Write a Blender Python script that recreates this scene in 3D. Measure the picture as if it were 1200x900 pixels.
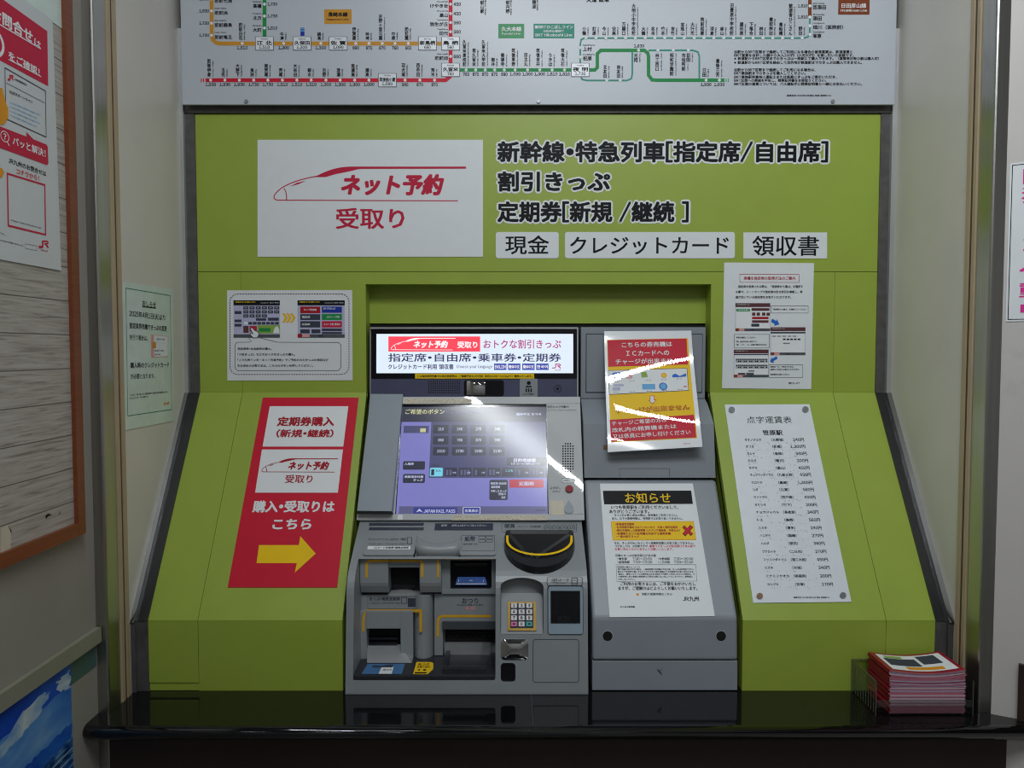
import bpy, bmesh, math, random
from mathutils import Vector, Matrix

SC = bpy.context.scene
C = SC.collection
for _o in list(SC.objects):
    bpy.data.objects.remove(_o)

# ---------------------------------------------------------------- camera
EYE = Vector((0, 0, 1.5))
PITCH = math.radians(2.6)
FPX = 900.0
cam_d = bpy.data.cameras.new('camera')
cam_d.sensor_width = 36.0
cam_d.lens = 36.0 * FPX / 1200
cam_d.clip_start = 0.05
cam = bpy.data.objects.new('camera', cam_d)
C.objects.link(cam)
cam.location = EYE
cam.rotation_euler = (math.pi / 2 - PITCH, 0, 0)
SC.camera = cam

# ---------------------------------------------------------------- view, world, lamps
SC.view_settings.view_transform = 'Standard'
SC.view_settings.look = 'None'
SC.view_settings.gamma = 1.0
SC.view_settings.use_curve_mapping = False
SC.view_settings.exposure = 0.0
SC.cycles.use_denoising = True
SC.cycles.max_bounces = 8
SC.cycles.filter_width = 1.1
SC.cycles.denoising_prefilter = 'NONE'

WORLD = (0.115, 0.122, 0.138)
w_ = bpy.data.worlds.new('hall_air')
SC.world = w_
w_.use_nodes = True
w_.node_tree.nodes['Background'].inputs[0].default_value = (*WORLD, 1)
w_.node_tree.nodes['Background'].inputs[1].default_value = 1.0


def tube_lamp(name, a, b, watts, width=0.03, col=(0.93, 0.98, 1.0), aim=None):
    """a fluorescent tube on the hall ceiling from a to b, shining down"""
    a, b = Vector(a), Vector(b)
    ld = bpy.data.lights.new(name, 'AREA')
    ld.shape = 'RECTANGLE'
    ld.size = (b - a).length
    ld.size_y = width
    ld.energy = watts
    ld.color = col
    o = bpy.data.objects.new(name, ld)
    C.objects.link(o)
    o.location = (a + b) / 2
    d = b - a
    zz = -Vector(aim).normalized() if aim else Vector((0, 0, 1))
    xx = d.normalized()
    zz = (zz - xx * zz.dot(xx)).normalized()
    yy = zz.cross(xx)
    o.rotation_euler = Matrix((xx, yy, zz)).transposed().to_euler()
    return o


CEIL = 3.06
TUBE_A = ((-0.335, 0.58, 2.98), (0.545, -0.385, 2.98))
TUBE_B = ((0.42, 0.30, 2.98), (1.15, 0.30, 2.98))
tube_lamp('ceiling_tube', *TUBE_A, 24, aim=(0, .75, -.66))
tube_lamp('ceiling_tube', *TUBE_B, 4.5, aim=(-.1, .75, -.66))
tube_lamp('ceiling_tube', (-1.3, -1.3, 2.98), (-0.5, -2.2, 2.98), 6)
tube_lamp('ceiling_tube', (1.5, -1.6, 2.98), (2.3, -2.5, 2.98), 6)
tube_lamp('ceiling_tube', (0.2, -2.0, 2.98), (1.0, -2.9, 2.98), 6)

# ---------------------------------------------------------------- materials
MATS = {}


def lin(c):
    c = c / 255.0
    return c / 12.92 if c <= 0.04045 else ((c + 0.055) / 1.055) ** 2.4


def mat(name, rgb, rough=0.5, metal=0.0, emit=0.0, var=0.06, scale=30.0, spec=0.5, coat=0.0, stretch=None, dirt=0.0, bump=0.0, coat_r=0.05):
    """principled material with a procedural noise varying its colour and gloss a little"""
    m = bpy.data.materials.new(name)
    m.use_nodes = True
    nt = m.node_tree
    p = nt.nodes['Principled BSDF']
    col = tuple(lin(c) for c in rgb)
    tc = nt.nodes.new('ShaderNodeTexCoord')
    mp = nt.nodes.new('ShaderNodeMapping')
    if stretch:
        mp.inputs['Scale'].default_value = stretch
    nz = nt.nodes.new('ShaderNodeTexNoise')
    nz.inputs['Scale'].default_value = scale
    nz.inputs['Detail'].default_value = 4
    nt.links.new(tc.outputs['Object'], mp.inputs['Vector'])
    nt.links.new(mp.outputs['Vector'], nz.inputs['Vector'])
    rp = nt.nodes.new('ShaderNodeValToRGB')
    rp.color_ramp.elements[0].position = 0.3
    rp.color_ramp.elements[1].position = 0.7
    rp.color_ramp.elements[0].color = (*[c * (1 - var) for c in col], 1)
    rp.color_ramp.elements[1].color = (*[min(1, c * (1 + var)) for c in col], 1)
    nt.links.new(nz.outputs['Fac'], rp.inputs['Fac'])
    out = rp.outputs['Color']
    if dirt:
        n2 = nt.nodes.new('ShaderNodeTexNoise')
        n2.inputs['Scale'].default_value = 7.0
        n2.inputs['Detail'].default_value = 9
        n2.inputs['Roughness'].default_value = 0.72
        nt.links.new(mp.outputs['Vector'], n2.inputs['Vector'])
        r2 = nt.nodes.new('ShaderNodeValToRGB')
        r2.color_ramp.elements[0].position = 0.62
        r2.color_ramp.elements[1].position = 0.78
        r2.color_ramp.elements[0].color = (0, 0, 0, 1)
        r2.color_ramp.elements[1].color = (dirt, dirt, dirt, 1)
        nt.links.new(n2.outputs['Fac'], r2.inputs['Fac'])
        mx = nt.nodes.new('ShaderNodeMix')
        mx.data_type = 'RGBA'
        nt.links.new(r2.outputs['Color'], mx.inputs['Factor'])
        nt.links.new(out, mx.inputs[6])
        mx.inputs[7].default_value = (*[c * 0.45 for c in col], 1)
        out = mx.outputs[2]
    if emit:
        nt.links.new(out, p.inputs['Emission Color'])
        p.inputs['Emission Strength'].default_value = emit
        p.inputs['Base Color'].default_value = (0.02, 0.02, 0.02, 1)
    else:
        nt.links.new(out, p.inputs['Base Color'])
    if bump:
        bp = nt.nodes.new('ShaderNodeBump')
        bp.inputs['Strength'].default_value = bump
        bp.inputs['Distance'].default_value = 0.002
        nt.links.new(nz.outputs['Fac'], bp.inputs['Height'])
        nt.links.new(bp.outputs['Normal'], p.inputs['Normal'])
    p.inputs['Roughness'].default_value = rough
    p.inputs['Metallic'].default_value = metal
    p.inputs['Specular IOR Level'].default_value = 0.18 if name.startswith('ink_') else spec
    if coat:
        p.inputs['Coat Weight'].default_value = coat
        p.inputs['Coat Roughness'].default_value = coat_r
    MATS[name] = m
    return m


def plank_material(name):
    """pale printed planks: horizontal boards with dark seams, long grain streaks and flaked spots"""
    m = bpy.data.materials.new(name)
    m.use_nodes = True
    nt = m.node_tree
    p = nt.nodes['Principled BSDF']
    tc = nt.nodes.new('ShaderNodeTexCoord')
    mp = nt.nodes.new('ShaderNodeMapping')
    mp.inputs['Scale'].default_value = (1, 2.2, 46)
    nt.links.new(tc.outputs['Object'], mp.inputs['Vector'])
    n1 = nt.nodes.new('ShaderNodeTexNoise')
    n1.inputs['Scale'].default_value = 4.0
    n1.inputs['Detail'].default_value = 8
    n1.inputs['Roughness'].default_value = 0.65
    n1.inputs['Distortion'].default_value = 0.6
    nt.links.new(mp.outputs['Vector'], n1.inputs['Vector'])
    r1 = nt.nodes.new('ShaderNodeValToRGB')
    e = r1.color_ramp.elements
    e[0].position, e[1].position = 0.33, 0.62
    e[0].color = (lin(126), lin(120), lin(113), 1)
    e[1].color = (lin(184), lin(180), lin(173), 1)
    k = e.new(0.46)
    k.color = (lin(168), lin(162), lin(153), 1)
    nt.links.new(n1.outputs['Fac'], r1.inputs['Fac'])
    sp = nt.nodes.new('ShaderNodeSeparateXYZ')
    nt.links.new(tc.outputs['Object'], sp.inputs['Vector'])
    md = nt.nodes.new('ShaderNodeMath')
    md.operation = 'MULTIPLY'
    md.inputs[1].default_value = 1 / 0.062
    fr = nt.nodes.new('ShaderNodeMath')
    fr.operation = 'FRACT'
    lt = nt.nodes.new('ShaderNodeMath')
    lt.operation = 'LESS_THAN'
    lt.inputs[1].default_value = 0.03
    nt.links.new(sp.outputs['Z'], md.inputs[0])
    nt.links.new(md.outputs[0], fr.inputs[0])
    nt.links.new(fr.outputs[0], lt.inputs[0])
    mx = nt.nodes.new('ShaderNodeMix')
    mx.data_type = 'RGBA'
    nt.links.new(lt.outputs[0], mx.inputs['Factor'])
    nt.links.new(r1.outputs['Color'], mx.inputs[6])
    mx.inputs[7].default_value = (lin(92), lin(86), lin(82), 1)
    nt.links.new(mx.outputs[2], p.inputs['Base Color'])
    p.inputs['Roughness'].default_value = 0.5
    MATS[name] = m


mat('green_panel', (153, 173, 64), 0.42, var=0.03, scale=14)
mat('paper', (226, 230, 234), 0.5, var=0.015)
mat('plate_white', (226, 231, 238), 0.3, var=0.02)
mat('board_white', (190, 196, 205), 0.35, var=0.02, scale=6)
mat('laminate', (226, 229, 234), 0.35, var=0.015, coat=1.0, coat_r=0.08)
mat('cream_wall', (210, 206, 198), 0.4, var=0.04, scale=5, dirt=0.25)
mat('white_wall', (214, 213, 210), 0.5, var=0.03, scale=8, dirt=0.35)
mat('plaster', (198, 193, 190), 0.5, var=0.03, scale=8, dirt=0.35)
mat('poster_paper', (204, 208, 210), 0.45, var=0.015)
mat('grey_wall', (150, 146, 138), 0.6, var=0.06, scale=6, dirt=0.3)
mat('ledge_paint', (140, 140, 124), 0.5, var=0.06, scale=9)
mat('stainless', (176, 174, 170), 0.3, metal=1.0, var=0.06, scale=3, stretch=(60, 60, 1))
mat('chrome', (150, 151, 153), 0.2, metal=1.0, var=0.04)
mat('aluminium', (190, 192, 194), 0.35, metal=0.6, var=0.05, scale=12)
mat('brass_paint', (176, 158, 130), 0.4, var=0.06, scale=12)
mat('brown_strip', (88, 70, 50), 0.5, var=0.08, scale=12)
mat('dark_steel', (92, 90, 90), 0.45, metal=0.3, var=0.22, scale=40, dirt=0.5)
mat('black_trim', (30, 31, 33), 0.3, var=0.1)
mat('red_wood', (122, 62, 34), 0.4, var=0.14, scale=6, stretch=(30, 1, 30))
mat('granite', (15, 16, 18), 0.07, var=0.3, scale=300, spec=0.6)
mat('dark_brown', (46, 32, 28), 0.45, var=0.1, scale=8)
mat('floor_tile', (120, 118, 114), 0.35, var=0.08, scale=4)
mat('ceiling_paint', (150, 152, 155), 0.8, var=0.02)
mat('machine_grey', (144, 149, 153), 0.38, var=0.03, scale=20, dirt=0.12)
mat('cabinet_grey', (140, 146, 154), 0.4, var=0.03, scale=12, dirt=0.1)
mat('cabinet_shadow_grey', (140, 142, 152), 0.4, var=0.03, scale=12, dirt=0.1)
mat('bezel_grey', (192, 195, 197), 0.6, var=0.02, scale=20, coat=1.0, coat_r=0.02)
mat('shield_grey', (140, 151, 160), 0.45, var=0.02)
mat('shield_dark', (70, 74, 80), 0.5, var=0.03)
mat('smoke_band', (80, 82, 108), 0.08, var=0.05, spec=0.8)
mat('gloss_black', (12, 12, 20), 0.1, var=0.1)
mat('hole_black', (4, 4, 5), 0.8, var=0.1)
mat('plastic_black', (26, 27, 32), 0.33, var=0.1)
mat('tray_black', (44, 45, 52), 0.4, var=0.1)
mat('bluegrey_frame', (150, 168, 182), 0.35, var=0.03)
mat('dark_glass', (10, 10, 18), 0.06, var=0.1, spec=0.7)
mat('mirror', (225, 225, 228), 0.04, metal=1.0, var=0.01)
mat('gold', (172, 138, 66), 0.35, metal=0.6, var=0.1)
mat('key_white', (222, 222, 220), 0.4)
mat('key_pink', (225, 110, 160), 0.4)
mat('key_teal', (40, 165, 160), 0.4)
mat('steel_screw', (140, 142, 146), 0.3, metal=0.5, var=0.2, scale=80)
mat('rust_screw', (130, 100, 78), 0.4, metal=0.4, var=0.3, scale=80)
mat('button_red', (150, 22, 40), 0.6, var=0.1)
mat('tape_beige', (205, 196, 176), 0.5, var=0.06)
mat('tape_teal', (70, 100, 98), 0.4, var=0.08)
mat('bill_blue', (70, 110, 190), 0.3, emit=0.28, var=0.2, scale=60)
# printing inks
mat('ink_black', (20, 20, 25), 0.5)
mat('ink_grey', (84, 88, 94), 0.5)
mat('ink_pale', (178, 182, 186), 0.5)
mat('ink_white', (232, 235, 238), 0.5, var=0.01)
mat('ink_red', (208, 34, 58), 0.45, var=0.02)
mat('ink_crimson', (196, 40, 70), 0.45, var=0.02)
mat('ink_dark_red', (170, 30, 45), 0.45)
mat('ink_maroon', (96, 60, 64), 0.45)
mat('ink_yellow', (247, 203, 28), 0.45, var=0.02)
mat('ink_orange', (222, 150, 40), 0.45)
mat('sticker_blue', (74, 120, 170), 0.45)
mat('guide_yellow', (226, 172, 38), 0.45)
mat('ink_gold', (206, 146, 52), 0.45)
mat('ink_blue', (40, 110, 205), 0.45)
mat('ink_royal', (36, 60, 160), 0.45)
mat('ink_sky', (110, 175, 225), 0.45)
mat('ink_green', (38, 142, 78), 0.45)
mat('ink_midgreen', (84, 160, 112), 0.45)
mat('ink_teal', (62, 150, 130), 0.45)
mat('ink_leaf', (140, 175, 80), 0.45)
mat('ink_brown', (128, 66, 38), 0.45)
mat('ink_pink', (222, 60, 150), 0.45)
mat('ink_rose', (228, 160, 160), 0.45)
mat('ink_lilac', (186, 186, 216), 0.45)
mat('ink_slate', (64, 68, 84), 0.45)
mat('ink_notice_green', (40, 130, 100), 0.45)
mat('pale_green_paper', (206, 222, 214), 0.45, coat=0.5)
# lit things
mat('sign_lit', (226, 240, 255), 0.3, emit=1.0, var=0.01)
mat('sign_red', (255, 72, 92), 0.3, emit=1.0, var=0.01)
mat('sign_white', (255, 246, 248), 0.3, emit=1.0, var=0.01)
mat('sign_magenta', (190, 70, 135), 0.3, emit=0.9, var=0.01)
mat('sign_navy', (52, 50, 104), 0.3, emit=0.9, var=0.01)
mat('sign_grey', (110, 120, 150), 0.3, emit=0.9, var=0.01)
mat('sign_blue', (66, 84, 180), 0.3, emit=0.9, var=0.01)
mat('lcd_lavender', (150, 150, 232), 0.17, emit=0.62, var=0.02, spec=0.4)
mat('lcd_bar', (118, 118, 168), 0.17, emit=0.55, var=0.02, spec=0.4)
mat('lcd_dim', (92, 94, 140), 0.17, emit=0.6, var=0.02, spec=0.4)
mat('lcd_top', (70, 72, 96), 0.17, emit=0.5, var=0.02, spec=0.4)
mat('lcd_button', (66, 70, 92), 0.17, emit=0.5, var=0.02, spec=0.4)
mat('lcd_white', (215, 220, 255), 0.17, emit=0.7, var=0.01, spec=0.4)
mat('lcd_cream', (225, 225, 170), 0.17, emit=0.7, var=0.01, spec=0.4)
mat('lcd_red', (215, 60, 84), 0.17, emit=0.62, var=0.01, spec=0.4)
mat('lcd_cyan', (130, 225, 250), 0.17, emit=0.8, var=0.01, spec=0.4)
mat('lcd_blue', (70, 80, 170), 0.17, emit=0.6, var=0.01, spec=0.4)
plank_material('planks')


def print_material(name, stops, scale, stretch, detail=8, dist=0.4):
    m = bpy.data.materials.new(name)
    m.use_nodes = True
    nt = m.node_tree
    p = nt.nodes['Principled BSDF']
    tc = nt.nodes.new('ShaderNodeTexCoord')
    mp = nt.nodes.new('ShaderNodeMapping')
    mp.inputs['Scale'].default_value = stretch
    n1 = nt.nodes.new('ShaderNodeTexNoise')
    n1.inputs['Scale'].default_value = scale
    n1.inputs['Detail'].default_value = detail
    n1.inputs['Distortion'].default_value = dist
    rp = nt.nodes.new('ShaderNodeValToRGB')
    el = rp.color_ramp.elements
    while len(el) < len(stops):
        el.new(0.5)
    for e, (pos, c) in zip(el, stops):
        e.position = pos
        e.color = (*[lin(x) for x in c], 1)
    nt.links.new(tc.outputs['Object'], mp.inputs['Vector'])
    nt.links.new(mp.outputs['Vector'], n1.inputs['Vector'])
    nt.links.new(n1.outputs['Fac'], rp.inputs['Fac'])
    nt.links.new(rp.outputs['Color'], p.inputs['Base Color'])
    p.inputs['Roughness'].default_value = 0.35
    MATS[name] = m


print_material('print_deep', [(.35, (10, 58, 178)), (.65, (34, 96, 206))], 6, (1, 1, 1))
print_material('print_sky', [(.3, (40, 104, 196)), (.5, (84, 142, 208)), (.7, (130, 172, 214))], 7, (1, 1, 2.2))
print_material('print_cloud', [(.34, (74, 132, 204)), (.5, (150, 182, 210)), (.68, (204, 214, 218))], 16, (1, 1, 1.6))
print_material('print_hill', [(.32, (20, 74, 176)), (.55, (40, 104, 196)), (.7, (84, 140, 206))], 12, (1, 1, 2))
print_material('print_city', [(.36, (18, 54, 104)), (.5, (44, 96, 158)), (.66, (104, 152, 192))], 40, (1, 1, 3), 3)
print_material('print_dark', [(.36, (14, 36, 64)), (.6, (36, 74, 118))], 40, (1, 1, 3), 3)


# transparent acrylic
def acrylic(name, tint=(0.86, 0.89, 0.89), f0=0.05, f1=0.16, rough=0.06):
    m = bpy.data.materials.new(name)
    m.use_nodes = True
    nt = m.node_tree
    for n in list(nt.nodes):
        nt.nodes.remove(n)
    o = nt.nodes.new('ShaderNodeOutputMaterial')
    mx = nt.nodes.new('ShaderNodeMixShader')
    t = nt.nodes.new('ShaderNodeBsdfTransparent')
    g = nt.nodes.new('ShaderNodeBsdfGlossy')
    nz = nt.nodes.new('ShaderNodeTexNoise')
    nz.inputs['Scale'].default_value = 60
    mr = nt.nodes.new('ShaderNodeMapRange')
    mr.inputs[3].default_value = f0
    mr.inputs[4].default_value = f1
    t.inputs[0].default_value = (*tint, 1)
    g.inputs['Roughness'].default_value = rough
    nt.links.new(nz.outputs['Fac'], mr.inputs[0])
    nt.links.new(mr.outputs[0], mx.inputs[0])
    nt.links.new(t.outputs[0], mx.inputs[1])
    nt.links.new(g.outputs[0], mx.inputs[2])
    nt.links.new(mx.outputs[0], o.inputs[0])
    MATS[name] = m


acrylic('clear_acrylic')
acrylic('clear_film', (0.99, 0.99, 0.99), 0.016, 0.024, 0.012)

# ---------------------------------------------------------------- geometry of the place
_cp, _sp = math.cos(PITCH), math.sin(PITCH)


def ray(x, y):
    a, v = (x - 600) / FPX, (450 - y) / FPX
    return Vector((a, _cp + v * _sp, -_sp + v * _cp))


def z_at(y, Y):
    r = ray(600, y)
    return EYE.z + r.z * Y / r.y


def x_at(x, y, Y):
    r = ray(x, y)
    return r.x * Y / r.y


class Plane:
    """a real flat surface of the place: origin o, axes u (right) and v (up), n towards the hall"""

    def __init__(s, o, u, v):
        s.o, s.u, s.v = Vector(o), Vector(u).normalized(), Vector(v).normalized()
        s.n = s.u.cross(s.v).normalized()

    def hit(s, x, y):
        r = ray(x, y)
        t = (s.o - EYE).dot(s.n) / r.dot(s.n)
        p = EYE + r * t - s.o
        return p.dot(s.u), p.dot(s.v)

    def pt(s, a, b, w=0.0):
        return s.o + s.u * a + s.v * b + s.n * w

    def up(s, w):
        return Plane(s.o + s.n * w, s.u, s.v)


def yz_plane(top, bot):
    t, b = Vector((0, *top)), Vector((0, *bot))
    return Plane(b, (1, 0, 0), t - b)


XL, XR = -0.806, 0.933           # inner side walls of the niche
XW = -0.829                      # left wall of the hall
YB = 1.90                        # upper green panel
YK = 1.607                       # foot of the green slope
YP = 1.507                       # front of the stainless pillars
ZK, ZS = z_at(460, YB), z_at(727, YK)
ZC = 0.772                       # counter top
ZTOP = z_at(133.5, YB)

PU = Plane((0, YB, 0), (1, 0, 0), (0, 0, 1))
PS = yz_plane((YB, ZK), (YK, ZS))
PV = Plane((0, YK, 0), (1, 0, 0), (0, 0, 1))
PLW = Plane((XW, 0, 0), (0, 1, 0), (0, 0, 1))
PIL = Plane((XL, 0, 0), (0, 1, 0), (0, 0, 1))
PIR = Plane((XR, 0, 0), (0, -1, 0), (0, 0, 1))
PRW = Plane((0.9594, YP, 0), (0.8435, -0.537, 0), (0, 0, 1))

# ---------------------------------------------------------------- mesh building


class MB:
    """collects faces with materials and links them as ONE mesh object"""

    def __init__(s):
        s.v, s.f, s.m, s.names = [], [], [], []

    def mi(s, m):
        if m not in s.names:
            s.names.append(m)
        return s.names.index(m)

    def add(s, verts, faces, m):
        b = len(s.v)
        k = s.mi(m)
        s.v.extend(verts)
        for f in faces:
            s.f.append([b + i for i in f])
            s.m.append(k)

    # flat printing -------------------------------------------------
    def poly_uv(s, P, pts, m, w=0.0):
        a = sum(pts[i][0] * pts[(i + 1) % len(pts)][1] - pts[(i + 1) % len(pts)][0] * pts[i][1] for i in range(len(pts)))
        if a < 0:
            pts = pts[::-1]
        s.add([P.pt(x, y, w) for x, y in pts], [list(range(len(pts)))], m)

    def poly(s, P, pts, m, w=0.0):
        s.poly_uv(P, [P.hit(*p) for p in pts], m, w)

    def rect(s, P, x0, y0, x1, y1, m, w=0.0, r=0):
        s.poly_uv(P, rect_uv(P, x0, y0, x1, y1, r), m, w)

    def disk(s, P, x, y, r, m, w=0.0, n=20, ry=None):
        a, b = P.hit(x, y)
        R = abs(P.hit(x + r, y)[0] - a)
        RY = R if ry is None else abs(P.hit(x, y - ry)[1] - b)
        s.poly_uv(P, [(a + R * math.cos(2 * math.pi * i / n), b + RY * math.sin(2 * math.pi * i / n)) for i in range(n)], m, w)

    def stroke(s, P, pts, wd, m, w=0.0, closed=False, dash=None):
        q = [P.hit(*p) for p in pts]
        i0 = len(pts) // 2
        a, b = pts[i0 - 1], pts[i0]
        d = math.hypot(b[0] - a[0], b[1] - a[1]) or 1
        qa, qb = q[i0 - 1], q[i0]
        sc = math.hypot(qb[0] - qa[0], qb[1] - qa[1]) / d
        s.stroke_uv(P, q, wd * sc, m, w, closed, dash and [k * sc for k in dash])

    def stroke_uv(s, P, q, wd, m, w=0.0, closed=False, dash=None):
        q = [Vector(p) for p in q]
        if dash:
            if closed:
                q = q + [q[0]]
            on, off = dash
            t = 0.0
            for i in range(len(q) - 1):
                L = (q[i + 1] - q[i]).length
                if L < 1e-9:
                    continue
                d = (q[i + 1] - q[i]) / L
                x = -t
                while x < L:
                    a, b = max(x, 0), min(x + on, L)
                    if b > a:
                        nn = Vector((-d.y, d.x)) * wd / 2
                        A, B = q[i] + d * a, q[i] + d * b
                        s.add([P.pt(*(A - nn), w), P.pt(*(B - nn), w), P.pt(*(B + nn), w), P.pt(*(A + nn), w)], [[0, 1, 2, 3]], m)
                    x += on + off
                t = (t + L) % (on + off)
            return
        n = len(q)
        lft, rgt = [], []
        for i in range(n):
            if closed:
                a, b = q[i - 1], q[(i + 1) % n]
            else:
                a, b = q[max(i - 1, 0)], q[min(i + 1, n - 1)]
            d1 = (q[i] - a) if (q[i] - a).length > 1e-9 else (b - q[i])
            d2 = (b - q[i]) if (b - q[i]).length > 1e-9 else d1
            d1, d2 = d1.normalized(), d2.normalized()
            t = d1 + d2
            t = t.normalized() if t.length > 1e-6 else d1
            nn = Vector((-t.y, t.x))
            k = max(0.35, nn.dot(Vector((-d1.y, d1.x))))
            o = nn * (wd / 2 / k)
            lft.append(q[i] + o)
            rgt.append(q[i] - o)
        vs = [P.pt(*p, w) for p in lft] + [P.pt(*p, w) for p in rgt]
        m_ = n if closed else n - 1
        s.add(vs, [[n + i, n + (i + 1) % n, (i + 1) % n, i] for i in range(m_)], m)

    # solids --------------------------------------------------------
    def prism_uv(s, P, pts, w0, w1, m, side=None):
        a = sum(pts[i][0] * pts[(i + 1) % len(pts)][1] - pts[(i + 1) % len(pts)][0] * pts[i][1] for i in range(len(pts)))
        if a < 0:
            pts = pts[::-1]
        n = len(pts)
        vs = [P.pt(x, y, w0) for x, y in pts] + [P.pt(x, y, w1) for x, y in pts]
        s.add(vs, [list(range(n, 2 * n))], m)
        s.add(vs, [list(range(n - 1, -1, -1))] + [[i, (i + 1) % n, n + (i + 1) % n, n + i] for i in range(n)], side or m)

    def prism(s, P, pts, w0, w1, m, side=None):
        s.prism_uv(P, [P.hit(*p) for p in pts], w0, w1, m, side)

    def box(s, P, x0, y0, x1, y1, w0, w1, m, r=0, side=None):
        s.prism_uv(P, rect_uv(P, x0, y0, x1, y1, r), w0, w1, m, side)

    def cube(s, x0, x1, y0, y1, z0, z1, m):
        vs = [Vector((x, y, z)) for z in (z0, z1) for y in (y0, y1) for x in (x0, x1)]
        s.add(vs, [[0, 2, 3, 1], [4, 5, 7, 6], [0, 1, 5, 4], [2, 6, 7, 3], [0, 4, 6, 2], [1, 3, 7, 5]], m)

    def extrude_x(s, prof, x0, x1, m):
        """prof: closed list of (Y, Z) points"""
        a = sum(prof[i][0] * prof[(i + 1) % len(prof)][1] - prof[(i + 1) % len(prof)][0] * prof[i][1] for i in range(len(prof)))
        if a < 0:
            prof = prof[::-1]
        n = len(prof)
        vs = [Vector((x0, y, z)) for y, z in prof] + [Vector((x1, y, z)) for y, z in prof]
        s.add(vs, [list(range(n - 1, -1, -1)), list(range(n, 2 * n))] + [[i, (i + 1) % n, n + (i + 1) % n, n + i] for i in range(n)], m)

    def ring(s, P, outer, inner, w0, w1, m):
        """loft between two uv loops of equal length"""
        n = len(outer)
        vs = [P.pt(*p, w0) for p in outer] + [P.pt(*p, w1) for p in inner]
        s.add(vs, [[i, (i + 1) % n, n + (i + 1) % n, n + i] for i in range(n)], m)

    # text ----------------------------------------------------------
    def text(s, P, st, xl, yl, xr, yr, h, m, w=0.0, bold=0.0, shear=0.0, vert=False):
        if bold == 0 and (vert or h < 7.5):
            bold = .024
        V, F = layout(st, bold, shear, vert)
        if not V:
            return
        x0, x1 = min(v[0] for v in V), max(v[0] for v in V)
        y0, y1 = min(v[1] for v in V), max(v[1] for v in V)
        if vert:
            a, b = P.hit(xl, (yl + yr) / 2), P.hit(xr, (yl + yr) / 2)
            xm = (xl + xr) / 2
            t, u = P.hit(xm, yl), P.hit(xm, yr)
            L, H = b[0] - a[0], t[1] - u[1]
            D, N = Vector((1, 0)), Vector((0, 1))
            org = Vector((a[0], u[1]))
        else:
            a, b = Vector(P.hit(xl, yl)), Vector(P.hit(xr, yr))
            L = (b - a).length
            D = (b - a).normalized()
            N = Vector((-D.y, D.x))
            if abs(xr - xl) > abs(yr - yl):
                xm, ym = (xl + xr) / 2, (yl + yr) / 2
                H = abs(P.hit(xm, ym - h / 2)[1] - P.hit(xm, ym + h / 2)[1])
            else:
                H = h * L / math.hypot(xr - xl, yr - yl)
            org = a - N * (H / 2)
        sx, sy = L / max(x1 - x0, 1e-6), H / max(y1 - y0, 1e-6)
        out = []
        for x, y, k in V:
            q = org + D * ((x - x0) * sx) + N * ((y - y0) * sy)
            out.append(P.pt(q.x, q.y, w + k * 4e-6))
        s.add(out, F, m)

    def line(s, P, st, x0, yc, x1, h, m, w=0.0, bold=0.0, shear=0.0):
        s.text(P, st, x0, yc, x1, yc, h, m, w, bold, shear)

    def vline(s, P, st, x0, y0, x1, y1, m, w=0.0, bold=0.0):
        s.text(P, st, x0, y0, x1, y1, 0, m, w, bold, vert=True)

    # link ----------------------------------------------------------
    def build(s, name, parent=None, bevel=0.0, seg=2, smooth=False, origin=None):
        me = bpy.data.meshes.new(name)
        lo = [min(v[i] for v in s.v) for i in range(3)]
        hi = [max(v[i] for v in s.v) for i in range(3)]
        o3 = Vector(origin) if origin else Vector(((lo[0] + hi[0]) / 2, (lo[1] + hi[1]) / 2, lo[2]))
        me.from_pydata([tuple(v - o3) for v in s.v], [], s.f)
        for n in s.names:
            me.materials.append(MATS[n])
        me.polygons.foreach_set('material_index', s.m)
        if smooth:
            me.polygons.foreach_set('use_smooth', [True] * len(s.f))
        me.update()
        o = bpy.data.objects.new(name, me)
        C.objects.link(o)
        put(o, o3, parent)
        if bevel:
            b = o.modifiers.new('edge', 'BEVEL')
            b.width = bevel
            b.segments = seg
            b.limit_method = 'ANGLE'
            b.angle_limit = math.radians(30)
        return o


WORLDLOC = {}


def put(o, loc, parent=None):
    WORLDLOC[o.name] = Vector(loc)
    if parent is not None:
        o.parent = parent
        o.location = Vector(loc) - WORLDLOC[parent.name]
    else:
        o.location = loc


def empty(name, loc):
    o = bpy.data.objects.new(name, None)
    o.empty_display_size = 0.05
    C.objects.link(o)
    put(o, loc)
    return o


def tag(o, label, cat, group=None):
    o['label'] = label
    o['category'] = cat
    if group:
        o['group'] = group
    return o


def struct(o):
    o['kind'] = 'structure'
    return o


def rect_uv(P, x0, y0, x1, y1, r=0):
    xm, ym = (x0 + x1) / 2, (y0 + y1) / 2
    a, b = P.hit(x0, ym)[0], P.hit(x1, ym)[0]
    t, u = P.hit(xm, y0)[1], P.hit(xm, y1)[1]
    if not r:
        return [(a, u), (b, u), (b, t), (a, t)]
    R = min(r * (b - a) / (x1 - x0), (b - a) / 2, (t - u) / 2)
    pts = []
    for cx, cy, a0 in ((b - R, u + R, -90), (b - R, t - R, 0), (a + R, t - R, 90), (a + R, u + R, 180)):
        for i in range(6):
            g = math.radians(a0 + 18 * i)
            pts.append((cx + R * math.cos(g), cy + R * math.sin(g)))
    return pts


def rpts(x0, y0, x1, y1, r, n=5):
    pts = []
    for cx, cy, a0 in ((x1 - r, y0 + r, -90), (x1 - r, y1 - r, 0), (x0 + r, y1 - r, 90), (x0 + r, y0 + r, 180)):
        for i in range(n + 1):
            g = math.radians(a0 + 90 * i / n)
            pts.append((cx + r * math.cos(g), cy + r * math.sin(g)))
    return pts


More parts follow.
